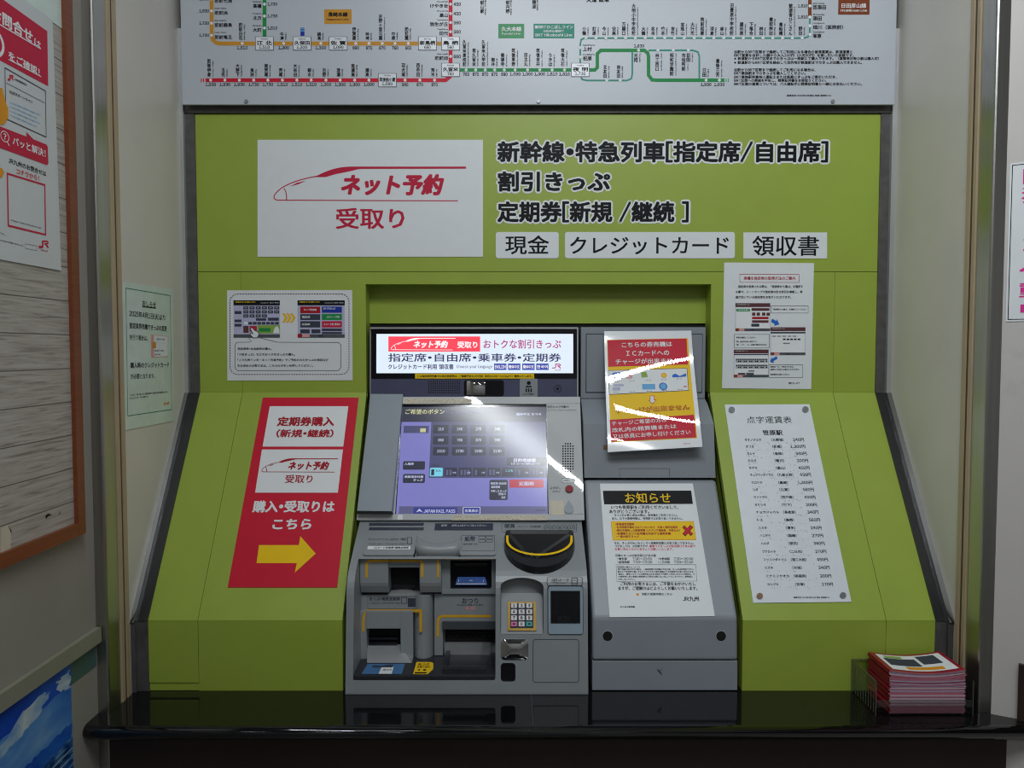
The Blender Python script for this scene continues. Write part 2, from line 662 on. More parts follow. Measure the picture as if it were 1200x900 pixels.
def bez(p0, p1, p2, p3, n=10):
    out = []
    for i in range(n + 1):
        t = i / n
        q = 1 - t
        out.append(tuple(q ** 3 * a + 3 * q * q * t * b + 3 * q * t * t * c + t ** 3 * d for a, b, c, d in zip(p0, p1, p2, p3)))
    return out


# ---------------------------------------------------------------- lettering (built-in font outlines turned into flat meshes)
_fc = bpy.data.curves.new('glyph', 'FONT')
_fc.size = 1.0
_fo = bpy.data.objects.new('glyph', _fc)
C.objects.link(_fo)
GL = {}


def _mesh(body, res):
    _fc.body = body
    _fc.resolution_u = res
    dg = bpy.context.evaluated_depsgraph_get()
    dg.update()
    me = bpy.data.meshes.new_from_object(_fo.evaluated_get(dg))
    V = [(v.co.x, v.co.y) for v in me.vertices]
    F = [list(p.vertices) for p in me.polygons]
    bpy.data.meshes.remove(me)
    return V, F


_a = _mesh('国', 1)[0]
_b = _mesh('国国', 1)[0]
EM = max(v[0] for v in _b) - max(v[0] for v in _a)
RES = 2


def glyph(ch):
    if ch in GL:
        return GL[ch]
    if ch == ' ':
        GL[ch] = ([], [], 0.33 * EM)
        return GL[ch]
    if ch == '\u3000':
        GL[ch] = ([], [], EM)
        return GL[ch]
    c = chr(ord(ch) + 0xFEE0) if 0x21 <= ord(ch) <= 0x7e else ch
    V, F = _mesh(c, RES)
    adv = EM
    if V and (c != ch or ord(ch) < 0x2000):
        lo, hi = min(v[0] for v in V), max(v[0] for v in V)
        V = [(x - lo + 0.05 * EM, y) for x, y in V]
        adv = hi - lo + 0.10 * EM
    if ch == '/' and V:
        V = [(x * .5, y) for x, y in V]
        adv = max(v[0] for v in V) + .06 * EM
    if ch == '・' and V:
        lo, hi = min(v[0] for v in V), max(v[0] for v in V)
        V = [((x - lo) * 1.25 + .1 * EM, (y - .38 * EM) * 1.25 + .38 * EM) for x, y in V]
        adv = (hi - lo) * 1.25 + .2 * EM
    G = []
    for f in F:
        a = sum(V[f[i]][0] * V[f[(i + 1) % len(f)]][1] - V[f[(i + 1) % len(f)]][0] * V[f[i]][1] for i in range(len(f)))
        G.append(f if a > 0 else f[::-1])
    GL[ch] = (V, G, adv)
    return GL[ch]


def layout(st, bold=0.0, shear=0.0, vert=False):
    V, F = [], []
    x = y = 0.0
    if bold > 0.05:
        offs = [(bold * math.cos(i * math.pi / 6), bold * math.sin(i * math.pi / 6)) for i in range(12)] + [(0, 0)]
    elif bold > 0:
        offs = [(-bold, -bold * .7), (bold, -bold * .7), (-bold, bold * .7), (bold, bold * .7)] + ([(0, 0), (0, bold), (0, -bold), (bold, 0), (-bold, 0)] if bold > .025 and len(st) < 24 else [])
    else:
        offs = [(0, 0)]
    for ch in st:
        gv, gf, adv = glyph(ch)
        for k, (dx, dy) in enumerate(offs):
            b = len(V)
            if vert:
                ox = (EM - adv) / 2
                V.extend((vx + ox + dx * EM, vy + y + dy * EM, k) for vx, vy in gv)
            else:
                V.extend((vx + x + dx * EM + shear * vy, vy + dy * EM, k) for vx, vy in gv)
            F.extend([b + i for i in f] for f in gf)
        if vert:
            y -= EM
        else:
            x += adv
    return V, F


def train_mark(k, P, x0, y0, x1, y1, m, w, lw=1.0):
    """the outline of a bullet train nose that surrounds the net reservation lettering"""
    f = lambda a, b: (x0 + (x1 - x0) * (a - 125) / 940, y0 + (y1 - y0) * (b - 188) / 170)
    nose = bez((150, 352), (118, 350), (122, 325), (170, 290), 8) + bez((170, 290), (220, 262), (270, 248), (335, 236), 8)[1:]
    k.stroke(P, [f(*p) for p in nose], lw, m, w)
    k.stroke(P, [f(150, 352), f(600, 354), f(1022, 355)], lw, m, w)
    roof = bez((325, 240), (390, 205), (440, 190), (500, 189), 8) + [(1062, 189), (1062, 199), (560, 200)] + bez((540, 201), (500, 212), (470, 218), (430, 225), 4) + [(380, 240)]
    k.poly(P, [f(*p) for p in roof], m, w)
    k.stroke(P, [f(*p) for p in bez((176, 294), (190, 305), (191, 330), (191, 352), 6)], lw, m, w)
    k.poly(P, [f(208, 285), f(240, 268), f(284, 258), (f(250, 274))], m, w)
    a, b = f(455, 277), f(955, 277)
    k.text(P, 'ネット予約', a[0], a[1], b[0], b[1], (y1 - y0) * 104 / 170, m, w, bold=0.045, shear=0.22)


def jr_mark(k, P, x0, y0, x1, y1, m, w):
    f = lambda a, b: (x0 + (x1 - x0) * a, y0 + (y1 - y0) * b)
    wd = (y1 - y0) * 0.2
    k.stroke(P, [f(.04, .90), f(.25, .90), f(.38, .86), f(.42, .7), f(.42, .04)], wd, m, w)
    k.stroke(P, [f(.42, .13), f(.82, .13), f(.92, .22), f(.92, .38), f(.82, .48), f(.58, .48)], wd, m, w + .00002)
    k.stroke(P, [f(.70, .5), f(.96, .98)], wd * 1.1, m, w + .00004)


PW = 0.0011      # sheet thickness
IW = 0.00035     # printing above the sheet


def sheet(name, label, cat, P, corners, m='paper', group=None, t=PW, lift=0.0003, side=None):
    k = MB()
    k.prism(P, corners, lift, lift + t, m, side)
    o = k.build(name)
    tag(o, label, cat, group)
    return o, P.up(lift + t), MB()


# ================================================================ the room
def room(name, m, bevel=0.0, *cubes):
    k = MB()
    for c in cubes:
        k.cube(*c, m)
    return struct(k.build(name, bevel=bevel))


room('floor', 'floor_tile', 0, (-3.2, 3.4, -3.4, 2.2, -0.05, 0.0))
room('ceiling', 'ceiling_paint', 0, (-3.2, 3.4, -3.4, 2.2, CEIL, CEIL + 0.05))
room('wall_back', 'dark_steel', 0, (-0.95, 1.08, 2.0, 2.08, 0, CEIL))
room('wall_rear', 'white_wall', 0, (-3.2, 3.4, -3.5, -3.4, 0, CEIL))
room('wall_far_left', 'white_wall', 0, (-3.3, -3.2, -3.4, 2.2, 0, CEIL))
room('wall_far_right', 'white_wall', 0, (3.4, 3.5, -3.4, 2.2, 0, CEIL))
room('wall_left', 'grey_wall', 0, (XW - 0.1, XW, -1.6, YP + 0.3, 0, CEIL))
room('wall_inner_left', 'cream_wall', 0, (XL - 0.02, XL, 1.587, 2.0, 0, CEIL))
room('wall_inner_right', 'cream_wall', 0, (XR, XR + 0.02, 1.592, 2.0, 0, CEIL))
k = MB()
k.prism_uv(PRW, [(0, 0), (1.6, 0), (1.6, CEIL), (0, CEIL)], -0.1, 0, 'plaster')
struct(k.build('wall_right'))
room('wall_front', 'dark_brown', 0, (-0.80, 1.02, 1.492, 1.56, 0, 0.742))
# stainless corner posts and the painted strips beside them
room('trim_1', 'stainless', 0.004, (XW - 0.03, XL, YP, 1.556, 0, CEIL))
room('trim_2', 'stainless', 0.004, (XR, 0.9594 + 0.03, YP, 1.556, 0, CEIL))
for nm, xa, xb in (('trim_3', XL - 0.02, XL), ('trim_4', XR, XR + 0.02)):
    k = MB()
    s_ = 1 if xb <= 0 else -1
    xi, xo = (xb, xa) if xb <= 0 else (xa, xb)
    for y0, y1, pr, mm in ((1.556, 1.566, .003, 'brass_paint'), (1.566, 1.577, .0, 'brown_strip'), (1.577, 1.589, .003, 'brass_paint')):
        e = xi + s_ * pr
        k.cube(min(xo, e), max(xo, e), y0, y1, 0, CEIL, mm)
    struct(k.build(nm))

# edge frame that runs round the green panels
GXL, GXR = -0.773, 0.899


def edge_path(w):
    pts = [(YB, ZTOP + 0.2), (YB, ZK), (YK, ZS), (YK, ZC)]
    return [(y - w, z) for y, z in pts]


def edge_strip(k, x0, x1, w, i0, i1, m):
    pts = edge_path(w)[i0:i1 + 1]
    k.extrude_x(pts + [(2.0, pts[-1][1]), (2.0, pts[0][1])], x0, x1, m)


for nm, a, b, c in (('trim_5', XL, -0.797, GXL), ('trim_6', XR, XR - 0.011, GXR)):
    k = MB()
    lo, hi = min(b, c), max(b, c)
    edge_strip(k, lo, hi, 0.002, 0, 1, 'dark_steel')
    edge_strip(k, lo, hi, 0.004, 1, 2, 'black_trim')
    edge_strip(k, lo, hi, 0.002, 2, 3, 'dark_steel')
    lo, hi = min(a, b), max(a, b)
    edge_strip(k, lo, hi, 0.012, 0, 1, 'aluminium')
    edge_strip(k, lo, hi, 0.014, 1, 2, 'chrome')
    edge_strip(k, lo, hi, 0.010, 2, 3, 'dark_steel')
    struct(k.build(nm))
k = MB()
k.cube(-0.797, XR - 0.011, YB - 0.006, 1.99, ZTOP + 0.001, ZTOP + 0.10, 'dark_steel')
struct(k.build('trim_7'))

# ================================================================ counter
k = MB()
z0, z1 = 0.744, ZC - 0.0006
RN = .0135
# outline with the outward direction of each rounded (front) point
front = [((-0.843 + .03 - .03 * math.cos(i * math.pi / 16), 1.476 - .031 * math.sin(i * math.pi / 16)), (-math.cos(i * math.pi / 16), -math.sin(i * math.pi / 16))) for i in range(9)] + [((1.045, 1.445), (0, -1))]
cp = [((XL + .001, 1.898), (0, 0)), ((XL + .001, YP - .001), (0, 0)), ((-0.843, YP - .001), (-1, 0))] + front + [((0.955, YP - .002), (0, 0)), ((XR - .001, YP - .001), (0, 0)), ((XR - .001, 1.898), (0, 0))]
vs, nl, nc = [], 12, len(cp)
for q in range(nl + 1):
    g = -math.pi / 2 + math.pi * q / nl
    ins = RN * (1 - math.cos(g))
    zz = (z0 + z1) / 2 + (z1 - z0) / 2 * math.sin(g)
    vs += [Vector((p[0] - d[0] * ins, p[1] - d[1] * ins, zz)) for p, d in cp]
k.add(vs, [[q * nc + i, q * nc + (i + 1) % nc, (q + 1) * nc + (i + 1) % nc, (q + 1) * nc + i] for q in range(nl) for i in range(nc)] + [list(range(nl * nc, (nl + 1) * nc)), list(range(nc - 1, -1, -1))], 'granite')
cnt = k.build('counter')
for p_ in cnt.data.polygons:
    p_.use_smooth = abs(p_.normal.z) < .999 and p_.normal.y < .2 and len(p_.vertices) == 4
tag(cnt, 'black polished stone counter ledge with rounded front edge under the ticket machine', 'counter')
k = MB()
k.cube(0.0405, 0.0415, 1.452, 1.60, ZC - .0006, ZC - .0003, 'ink_grey')
k.build('joint', cnt)

# ================================================================ green surround
gs = empty('green_surround', (0, YB, ZC))
tag(gs, 'lime green panel surround framing the ticket machine, upright above and sloping out below', 'panel surround')
G = 'green_panel'
OXL, OXR = -0.3605, 0.4905      # machine opening
zo = z_at(333, YB)
zsm = z_at(318.5, YB)
SL, SR = -0.6675, 0.795         # seams
k = MB()
k.cube(GXL, GXR, YB, YB + 0.02, zsm + .0006, ZTOP, G)
k.build('fascia_panel', gs, bevel=0.0008)
k = MB()
k.cube(SL + .0004, SR - .0004, YB, YB + 0.02, zo, zsm - .0004, G)
k.cube(SL + .0004, OXL, YB, YB + 0.02, ZK, zo, G)
k.cube(OXR, SR - .0004, YB, YB + 0.02, ZK, zo, G)
k.cube(OXL - .004, OXL, YB + .02, YB + 0.075, ZC, zo, G)
k.cube(OXR, OXR + .004, YB + .02, YB + 0.075, ZC, zo, G)
k.cube(OXL - .004, OXR + .004, YB + .02, YB + 0.075, zo, zo + .004, G)
k.build('opening_frame', gs)
for x0, x1 in ((GXL, SL - .0004), (SR + .0004, GXR)):
    k = MB()
    k.cube(x0, x1, YB, YB + 0.02, ZK, zsm - .0004, G)
    k.build('side_panel', gs, bevel=0.0008)
k = MB()
k.cube(OXL, OXR, 1.952, 1.965, z_at(379, 1.952), zo + .002, G)
k.build('recess_panel', gs)
k = MB()
k.cube(OXL, OXR, 1.957, 1.975, ZC, z_at(379, 1.952) + .01, 'hole_black')
k.build('recess_back', gs)


def slope(x0, x1, lip):
    k = MB()
    k.extrude_x([(YB, ZK), (YK, ZS), (YK + .03, ZS), (YB + .02, ZK - .02)], x0, x1, G)
    k.build('sloped_panel', gs)
    k = MB()
    k.cube(x0, x1, YK, YK + 0.02, ZC + (.018 if lip else 0), ZS - .0005, G)
    if lip:
        k.cube(x0, x1, YK + .0025, YK + 0.022, ZC, ZC + .0175, G)
    k.build('kick_panel', gs)


slope(GXL, SL - .0005, True)
slope(SL + .0005, OXL, False)
slope(OXR, SR - .0005, False)
slope(SR + .0005, GXR, False)
for x0, x1 in ((OXL - .004, OXL), (OXR, OXR + .004)):
    k = MB()
    k.extrude_x([(YB + .02, ZK), (YK + .02, ZS), (YK + .02, ZC), (1.97, ZC), (1.97, ZK)], x0, x1, G)
    k.build('cheek_panel', gs)

# lettering on the fascia
FP = PU.up(0.0004)
k = MB()
for st, x0, yc, x1, h in (('新幹線・特急列車[指定席/自由席]', 581.5, 177.8, 972, 27.6),
                          ('割引きっぷ', 582, 212.7, 716.5, 26),
                          ('定期券[新規 /継続 ]', 581.5, 248.3, 808.5, 27)):
    k.line(FP, st, x0 - .8, yc, x1 + .8, h + 2.2, 'ink_white', 0, bold=.11)
    k.line(FP, st, x0 + 1.4, yc, x1 - 1.4, h - 2.2, 'ink_black', .0004, bold=.034)
k.build('lettering', gs)

# stickers on the fascia
o, P, k = sheet('reservation_sign', 'large white sign with red train outline logo on green fascia', 'sign', PU, [(302, 164), (566, 164), (566, 301), (302, 301)])
train_mark(k, P, 320, 195, 547, 236, 'ink_crimson', IW, 1.1)
k.line(P, '受取り', 393.5, 256, 474, 24.6, 'ink_crimson', IW, bold=.02)
k.build('lettering', o)
for x0, y0, x1, y1, r, st, a, b, yc, h, lab in (
        (581, 272, 654.7, 302.7, 3, '現金', 592, 643.5, 287, 22, 'short white label with two black characters, leftmost under the fascia headline'),
        (662, 272, 861, 302.7, 3, 'クレジットカード', 668, 854, 287.8, 20.5, 'long white label with eight katakana characters, middle under the fascia headline'),
        (871, 272.5, 969, 303, 0.3, '領収書', 881.6, 959.5, 288, 23.5, 'square cornered white label with three black characters, rightmost under the fascia headline')):
    o, P, k = sheet('fascia_label', lab, 'label', PU, rpts(x0, y0, x1, y1, r), group='white labels on the fascia')
    k.line(P, st, a, yc, b, h, 'ink_black', IW, bold=.012)
    k.build('lettering', o)

# ================================================================ fare board
YF = 1.872
PF0 = Plane((0, YF, 0), (1, 0, 0), (0, 0, 1))
k = MB()
zb = z_at(122.6, YF)
bx0, bx1 = x_at(213.5, 122, YF), x_at(1048.5, 122, YF)
k.cube(bx0, bx1, YF, YF + .006, zb, zb + 0.62, 'board_white')
fb = k.build('fare_board', bevel=0.001)
tag(fb, 'wide white railway fare map board with coloured route lines above the green fascia', 'fare board')
k = MB()
k.cube(bx0 + .02, bx1 - .02, YF + .006, YB - .006, zb + .03, zb + .05, 'dark_steel')
k.build('mounting_rail', fb)
for sx in (289, 631, 975.5):
    k = MB()
    p = PF0.hit(sx, 119)
    cir = [(p[0] + .0042 * math.cos(i * math.pi / 8), p[1] + .0042 * math.sin(i * math.pi / 8)) for i in range(16)]
    k.prism_uv(PF0, cir, 0, .004, 'steel_screw')
    k.build('screw', fb, bevel=.0012)
P = PF0.up(0.0002)
k = MB()      # route lines
W1, W2, W3 = .0002, .0004, .0006
k.stroke(P, [(248, -4), (248, 40), (249, 46), (253, 50), (258, 51), (400, 51), (528, 51)], 4.6, 'ink_gold', W1)
k.stroke(P, [(310, -4), (310, 20), (310, 44)], 4.6, 'ink_green', W1)
k.stroke(P, [(528, -4), (528, 40), (528, 84), (527, 90), (522, 94), (516, 94), (380, 94), (241, 94)], 4.6, 'ink_red', W1)
for x in (236, 238.5):
    k.stroke(P, [(x, 92), (x, 96.3)], 1.2, 'ink_red', W1)
k.stroke(P, [(528, 82), (600, 82), (697, 82), (700, 79), (700, 63), (704, 59), (755, 59), (759, 62), (760, 66), (760, 88), (764, 93.5), (770, 94), (849, 94)], 3.9, 'ink_green', W1 + .0001)
for x in (851, 853.5):
    k.stroke(P, [(x, 92.2), (x, 96)], 1.1, 'ink_midgreen', W1)
TEAL = [(949, 20), (949, 38), (947, 43), (942, 44.6), (800, 44.6), (685, 44.6), (681, 46.5), (680, 52), (680, 86), (682, 93), (688, 94.3), (735, 94.3), (740, 92), (741, 86), (741, 59)]
k.stroke(P, TEAL, 1.9, 'ink_teal', W1)
k.stroke(P, [(760, 59), (812, 59), (818, 61), (819.5, 66), (819.5, 92)], 1.9, 'ink_teal', W1)
k.stroke(P, [(949, -4), (949, 5), (949, 19)], 4.2, 'ink_brown', W1 + .0001)
k.rect(P, 352, 32.5, 356.8, 42, 'ink_royal', W1)
for y in (36.8, 35.2, 33.6):
    k.rect(P, 352, y - .4, 356.8, y + .4, 'ink_sky', W1 + .0001)
DOT = []
VST = []      # stations with vertical names: x, line y, name, fare, height, up?
for x, nm, fr, hh in ((284, '肥前白石', '1,510', 20), (332.5, '牛津', '1,300', 9), (376, '鍋島', '1,300', 9), (417, '伊賀屋', '990', 15), (432.5, '神埼', '870', 9),
                      (448, '吉野ヶ里公園', '870', 30), (463, '中原', '760', 9.5), (478.5, '肥前麓', '660', 15)):
    VST.append((x, 51, nm, fr, hh, 4.2))
for x, nm, fr, hh in ((247, '肥後伊倉', '1,930', 20.5), (263.7, '玉名', '1,930', 10), (280.6, '大野下', '1,930', 15), (297.4, '長洲', '1,730', 9.5), (314, '南荒尾', '1,730', 15), (331, '荒尾', '1,510', 10),
                      (348, '大牟田', '1,510', 15), (364.7, '銀水', '1,510', 10), (382, '吉野', '1,300', 10), (398.7, '渡瀬', '1,300', 10), (415.7, '南瀬高', '1,300', 15), (432.4, '瀬高', '1,090', 10),
                      (474.7, '羽犬塚', '990', 15.5), (492, '西牟田', '870', 15.5), (509.3, '荒木', '870', 10)):
    VST.append((x, 94, nm, fr, hh, 4.2))
for x, nm, fr, hh in ((546.3, '久留米高校前', '760', 31), (557.5, '南久留米', '870', 21), (568.6, '久留米大学前', '870', 31), (579.7, '御井', '870', 10), (591, '善導寺', '990', 15.5), (603.7, '筑後草野', '1,090', 21),
                      (618.3, '田主丸', '1,300', 15.5), (632.5, '筑後吉井', '1,300', 21), (647, 'うきは', '1,510', 15), (661.5, '筑後大石', '1,510', 21)):
    VST.append((x, 82, nm, fr, hh, 4.4))
for x, nm, hh in ((686.7, '小鶴', 10), (698.4, '釘原', 10), (710, '今山', 10), (721.5, '伏尾', 10), (733, '万願口', 15), (744.5, '大明小中学校前', 37), (756, '大鶴', 10), (767.3, '名本', 10), (778.9, '竹本', 10), (790.4, '吉竹', 10),
                  (801.8, '宝珠山', 15), (813.4, '大行司', 15), (824.9, '筑前岩屋', 21), (836.4, '深倉', 10), (848, '彦山', 10), (859.5, '旧豊原中学校前', 37.5), (871, '屋形原', 15), (882.4, '下落合', 15), (894, '桝田', 10),
                  (905.5, '豊前桝田', 21), (917, '貴船橋', 15), (928.4, '歓遊舎ひこさん', 37), (940, '野田', 10)):
    VST.append((x, 44.6, nm, '', hh, 3.3))
for x, nm, fr, hh in ((827.4, '日田', '1,930', 10), (843, '豊後三芳', '1,930', 21)):
    VST.append((x, 94, nm, fr, hh, 4.0))
for x, nm in ((711, '北友田'), (726.8, '南友田')):
    VST.append((x, 94.3, nm, '', 15, 3.0))
_r = '肥前白石 Hizen-Shiroishi 牛津 Ushizu 鍋島 Nabeshima 伊賀屋 Igaya 神埼 Kanzaki 吉野ヶ里公園 Yoshinogari-Koen 中原 Nakabaru 肥前麓 Hizen-Fumoto 肥後伊倉 Higo-Ikura 玉名 Tamana 大野下 Onoshimo 長洲 Nagasu 南荒尾 Minami-Arao 荒尾 Arao 大牟田 Omuta 銀水 Ginsui 吉野 Yoshino 渡瀬 Wataze 南瀬高 Minami-Setaka 瀬高 Setaka 羽犬塚 Hainuzuka 西牟田 Nishimuta 荒木 Araki 久留米高校前 Kurumekokomae 南久留米 Minami-Kurume 久留米大学前 Kurumedaigakumae 御井 Mii 善導寺 Zendoji 筑後草野 Chikugo-Kusano 田主丸 Tanushimaru 筑後吉井 Chikugo-Yoshii うきは Ukiha 筑後大石 Chikugo-Oishi 小鶴 Ozuru 釘原 Kugihara 今山 Imayama 伏尾 Fushio 万願口 Mangeguchi 大明小中学校前 Taimeishochugakkomae 大鶴 Otsuru 名本 Namoto 竹本 Takemoto 吉竹 Yoshitake 宝珠山 Hoshuyama 大行司 Daigyoji 筑前岩屋 Chikuzen-Iwaya 深倉 Fukakura 彦山 Hikosan 旧豊原中学校前 Chugakkomae 屋形原 Yakatabaru 下落合 Shimoochiai 桝田 Masuda 豊前桝田 Buzen-Masuda 貴船橋 Kifunebashi 歓遊舎ひこさん Kanyushahikosan 野田 Noda 日田 Hita 豊後三芳 Bungo-Miyoshi 北友田 Kita-Tomoda 南友田 Minami-Tomoda 林工西口 Rinko-Nishiguchi 昭和学園前 Showagakuenmae 市役所前 City-Hall 光岡 Teruoka 肥前七浦 Hizen-Nanaura 肥前浜 Hizen-Hama 肥前鹿島 Hizen-Kashima 肥前竜王 Hizen-Ryuo 高橋 Takahashi 北方 Kitagata 大町 Omachi けやき台 Keyakidai 基山 Kiyama 弥生が丘 Yayoigaoka 田代 Tashiro 肥前旭 Hizen-Asahi 上村 Kamimura 祝原 Iwaibaru 西添田 Nishi-Soeda 添田 Soeda 畑川（医院前） Hatagawa 塚原 Tsukahara 江北 Kohoku 久保田 Kubota 佐賀 Saga 新鳥栖 Shin-Tosu 鳥栖 Tosu 筑後船小屋 Chikugo-Funagoya 久留米 Kurume 夜明 Yoake 筑前山家 Chikuzen-Yamae 筑前内野 Chikuzen-Uchino 上穂波 Kami-Honami'.split()
ROM = dict(zip(_r[::2], _r[1::2]))
for x, y, nm, fr, hh, gap in VST:
    DOT.append((x, y))
    wd = 4.4 if y != 44.6 else 4.6
    xo = -2 if (y > 90 or y == 44.6 or y == 82) else -2
    k.vline(P, nm, x + xo - wd / 2, y - gap - hh, x + xo + wd / 2, y - gap, 'ink_black', W2)
    k.text(P, ROM[nm], x + 2.6, y - gap - hh * .9, x + 2.6, y - gap, 1.9, 'ink_grey', W2)
    if fr:
        k.line(P, fr, x - len(fr) * 1.25, y + (5.2 if y != 82 else 5), x + len(fr) * 1.25, 4, 'ink_black', W2)
for x, nm, y1 in ((771, '林工西口', 83), (788, '昭和学園前', 88.5), (802, '市役所前', 83), (807.5, '日田', 72.5), (746, '光岡', 73)):
    k.vline(P, nm, x - 3.2, 62.5, x + 1.4, y1, 'ink_black', W2)
    k.text(P, ROM[nm], x + 4, 62.5, x + 4, y1, 1.8, 'ink_grey', W2)
DOT += [(771, 59), (789, 59), (806.7, 59), (748.3, 59)]
k.line(P, '1,930', 743, 54, 755, 4, 'ink_black', W2)
for y, nm, fr, x1 in ((-1, '肥前七浦', '1,930', 272), (13, '肥前浜', '1,930', 267), (27.3, '肥前鹿島', '1,730', 272), (41.5, '肥前竜王', '1,730', 272)):
    DOT.append((248, y))
    k.line(P, fr, 233.5, y, 245, 4, 'ink_black', W2)
    k.line(P, nm, 251.5, y + 2, x1, 4.6, 'ink_black', W2)
    k.line(P, ROM[nm], 251.5, y - 3.3, 265, 1.9, 'ink_grey', W2)
for y, nm in ((5, '高橋'), (19, '北方'), (33, '大町')):
    DOT.append((310, y))
    k.line(P, '1,730' if y < 30 else '1,510', 313.5, y, 325, 4, 'ink_black', W2)
    k.line(P, nm, 296.5, y + 2, 306.5, 4.8, 'ink_black', W2)
    k.line(P, ROM[nm], 296, y - 3, 306.5, 1.9, 'ink_grey', W2)
for y, nm, fr, x0 in ((5, 'けやき台', '450', 504), (16, '基山', '450', 515), (26.5, '弥生が丘', '560', 504), (37.3, '田代', '560', 515), (66.2, '肥前旭', '660', 509.5)):
    DOT.append((528, y))
    k.line(P, fr, 531.5, y, 540, 4, 'ink_black', W2)
    k.line(P, nm, x0, y + 1.8, 525, 4.6, 'ink_black', W2)
    k.line(P, ROM[nm], 512, y - 3, 525, 1.8, 'ink_grey', W2)
for y, nm, x1 in ((56, '上村', 694), (67, '祝原', 694)):
    DOT.append((680, y))
    k.line(P, nm, 683, y + 1.5, x1 - .5, 5, 'ink_black', W2)
    k.line(P, ROM[nm], 683, y - 3.2, 697, 1.9, 'ink_grey', W2)
for y, nm, x1, fr in ((7, '西添田', 968, '1,510'), (20, '添田', 963, '1,510'), (30.3, '畑川（医院前）', 988, ''), (40.5, '塚原', 962.5, '')):
    DOT.append((949, y))
    k.line(P, nm, 952.5, y + 1.6, x1, 5, 'ink_black', W2)
    k.line(P, ROM[nm], 952.5, y - 3, 966, 1.8, 'ink_grey', W2)
    if fr:
        k.line(P, fr, 934.8, y, 946.5, 4, 'ink_black', W2)
for x, y in DOT:
    k.disk(P, x, y, 1.75, 'ink_white', W3, n=12)
for x, y, nm, fr in ((310, 51, '江 北', '1,510'), (354, 51, '久保田', '1,300'), (396.4, 51, '佐 賀', '1,090'), (501, 51, '新鳥栖', '660'), (528, 51, '鳥 栖', '560'), (454, 94, '筑後船小屋', '1,090'), (528, 82, '久留米', '760'), (680, 82, '夜 明', '1,730')):
    k.rect(P, x - 10.8, y - 8.1, x + 10.8, y + 8.1, 'ink_slate', W3 + .0001)
    k.rect(P, x - 10.2, y - 7.5, x + 10.2, y + 7.5, 'plate_white', W3 + .0003)
    hw = 9 if len(nm) < 5 else 9.3
    k.line(P, nm, x - hw, y - .6, x + hw, 5, 'ink_black', W3 + .0005, bold=.03)
    k.line(P, ROM[nm.replace(' ', '')], x - 4, y - 5.3, x + 4, 1.9, 'ink_grey', W3 + .0005)
    k.line(P, fr, x - len(fr) * 1.25, y + 4.6, x + len(fr) * 1.25, 4, 'ink_black', W3 + .0005)
for x0, y0, x1, y1, bg, fg, rows in (
        (380, 11, 412, 28, 'ink_gold', 'ink_black', (('長崎本線', 384.5, 407.5, 17, 5.5, .035), ('Nagasaki Line', 383.5, 408.5, 23, 2.6, 0))),
        (584, 28, 614.3, 44.8, 'ink_midgreen', 'ink_white', (('久大本線', 587.5, 611, 34, 5.5, .035), ('Kyudai Line', 588, 610, 39.7, 3, 0))),
        (625.3, 27.8, 673, 44.8, 'ink_teal', 'ink_white', (('■BRTひこぼしライン', 627, 671.5, 31.6, 4.2, 0), ('日田彦山線BRT', 637, 661, 36.4, 3, 0), ('BRT Hikoboshi Line', 627.5, 670.5, 41, 3.4, 0))),
        (982.3, -1, 1019, 17.2, 'ink_brown', 'ink_white', (('日田彦山線', 986, 1015, 6.6, 5.6, .02), ('Hitahikosan Line', 985, 1016, 12.2, 2.8, 0)))):
    k.rect(P, x0, y0, x1, y1, bg, W1)
    for st, a, b, yc, h, bo in rows:
        k.line(P, st, a, yc, b, h, fg, W2, bold=bo)
for x, st, y1 in ((565, '筑前山家', 15.5), (595, '筑前内野', 15.5), (626, '上穂波', 10)):
    k.vline(P, st, x - 2.4, y1 - 5 * len(st), x + 2.4, y1, 'ink_black', W2)
    k.text(P, ROM[st], x + 4, -2, x + 4, y1 + 2, 2, 'ink_grey', W2)
k.line(P, '天道 飯塚', 687, 0, 714, 5, 'ink_black', W2)
for yc, st, x1 in ((60.8, '当駅からBRT区間まで連続してご利用になる場合の普通運賃は、鉄道運賃と', 999), (64.8, 'BRT運賃を合計した額から大人100円（小児50円）を差し引いた金額です。', 1000.5),
                   (68.6, '※鉄道駅からBRT区間までのきっぷは一部駅にて購入できます。（運賃表示有の駅は購入可）', 1030), (73.2, '※鉄道駅からBRT区間を経由して目的地が鉄道駅までのきっぷは購入できません。', 1010),
                   (81.8, '当駅からBRT区間まで連続してご利用になる場合は、', 955.5), (85.8, 'BRT乗換駅までのきっぷを購入してください。', 944), (90.2, 'BRT乗換駅到着時に運転士または係員にきっぷをご提示いただき、', 980.5),
                   (94.2, 'BRT区間への乗継を申告し、精算証明書をお受取りください。', 968), (98.4, 'BRT区間の運賃については、バス運転手に精算証明書と一緒にお支払いください。', 1010)):
    k.line(P, st, 860.3, yc, x1, 3.7, 'ink_black', W2)
k.line(P, '運賃改定 2025年4月現在 笹原 駅掲示 01', 922, 112, 974, 2.2, 'ink_black', W2)
k.build('route_map', fb)
# ================================================================ ticket machine
MX0, MX1 = -0.352, 0.161
MZ = lambda y, Y: z_at(y, Y)
M1, M2, M3, M4, M5 = (1.905, MZ(385, 1.905)), (1.895, MZ(466, 1.895)), (1.760, MZ(611, 1.760)), (1.614, MZ(678, 1.614)), (1.590, ZC + .004)
PMH, PMS, PML, PMV = yz_plane(M1, M2), yz_plane(M2, M3), yz_plane(M3, M4), yz_plane(M4, M5)
YN = 1.715                      # back of the lower niche
PN = Plane((0, YN, 0), (1, 0, 0), (0, 0, 1))


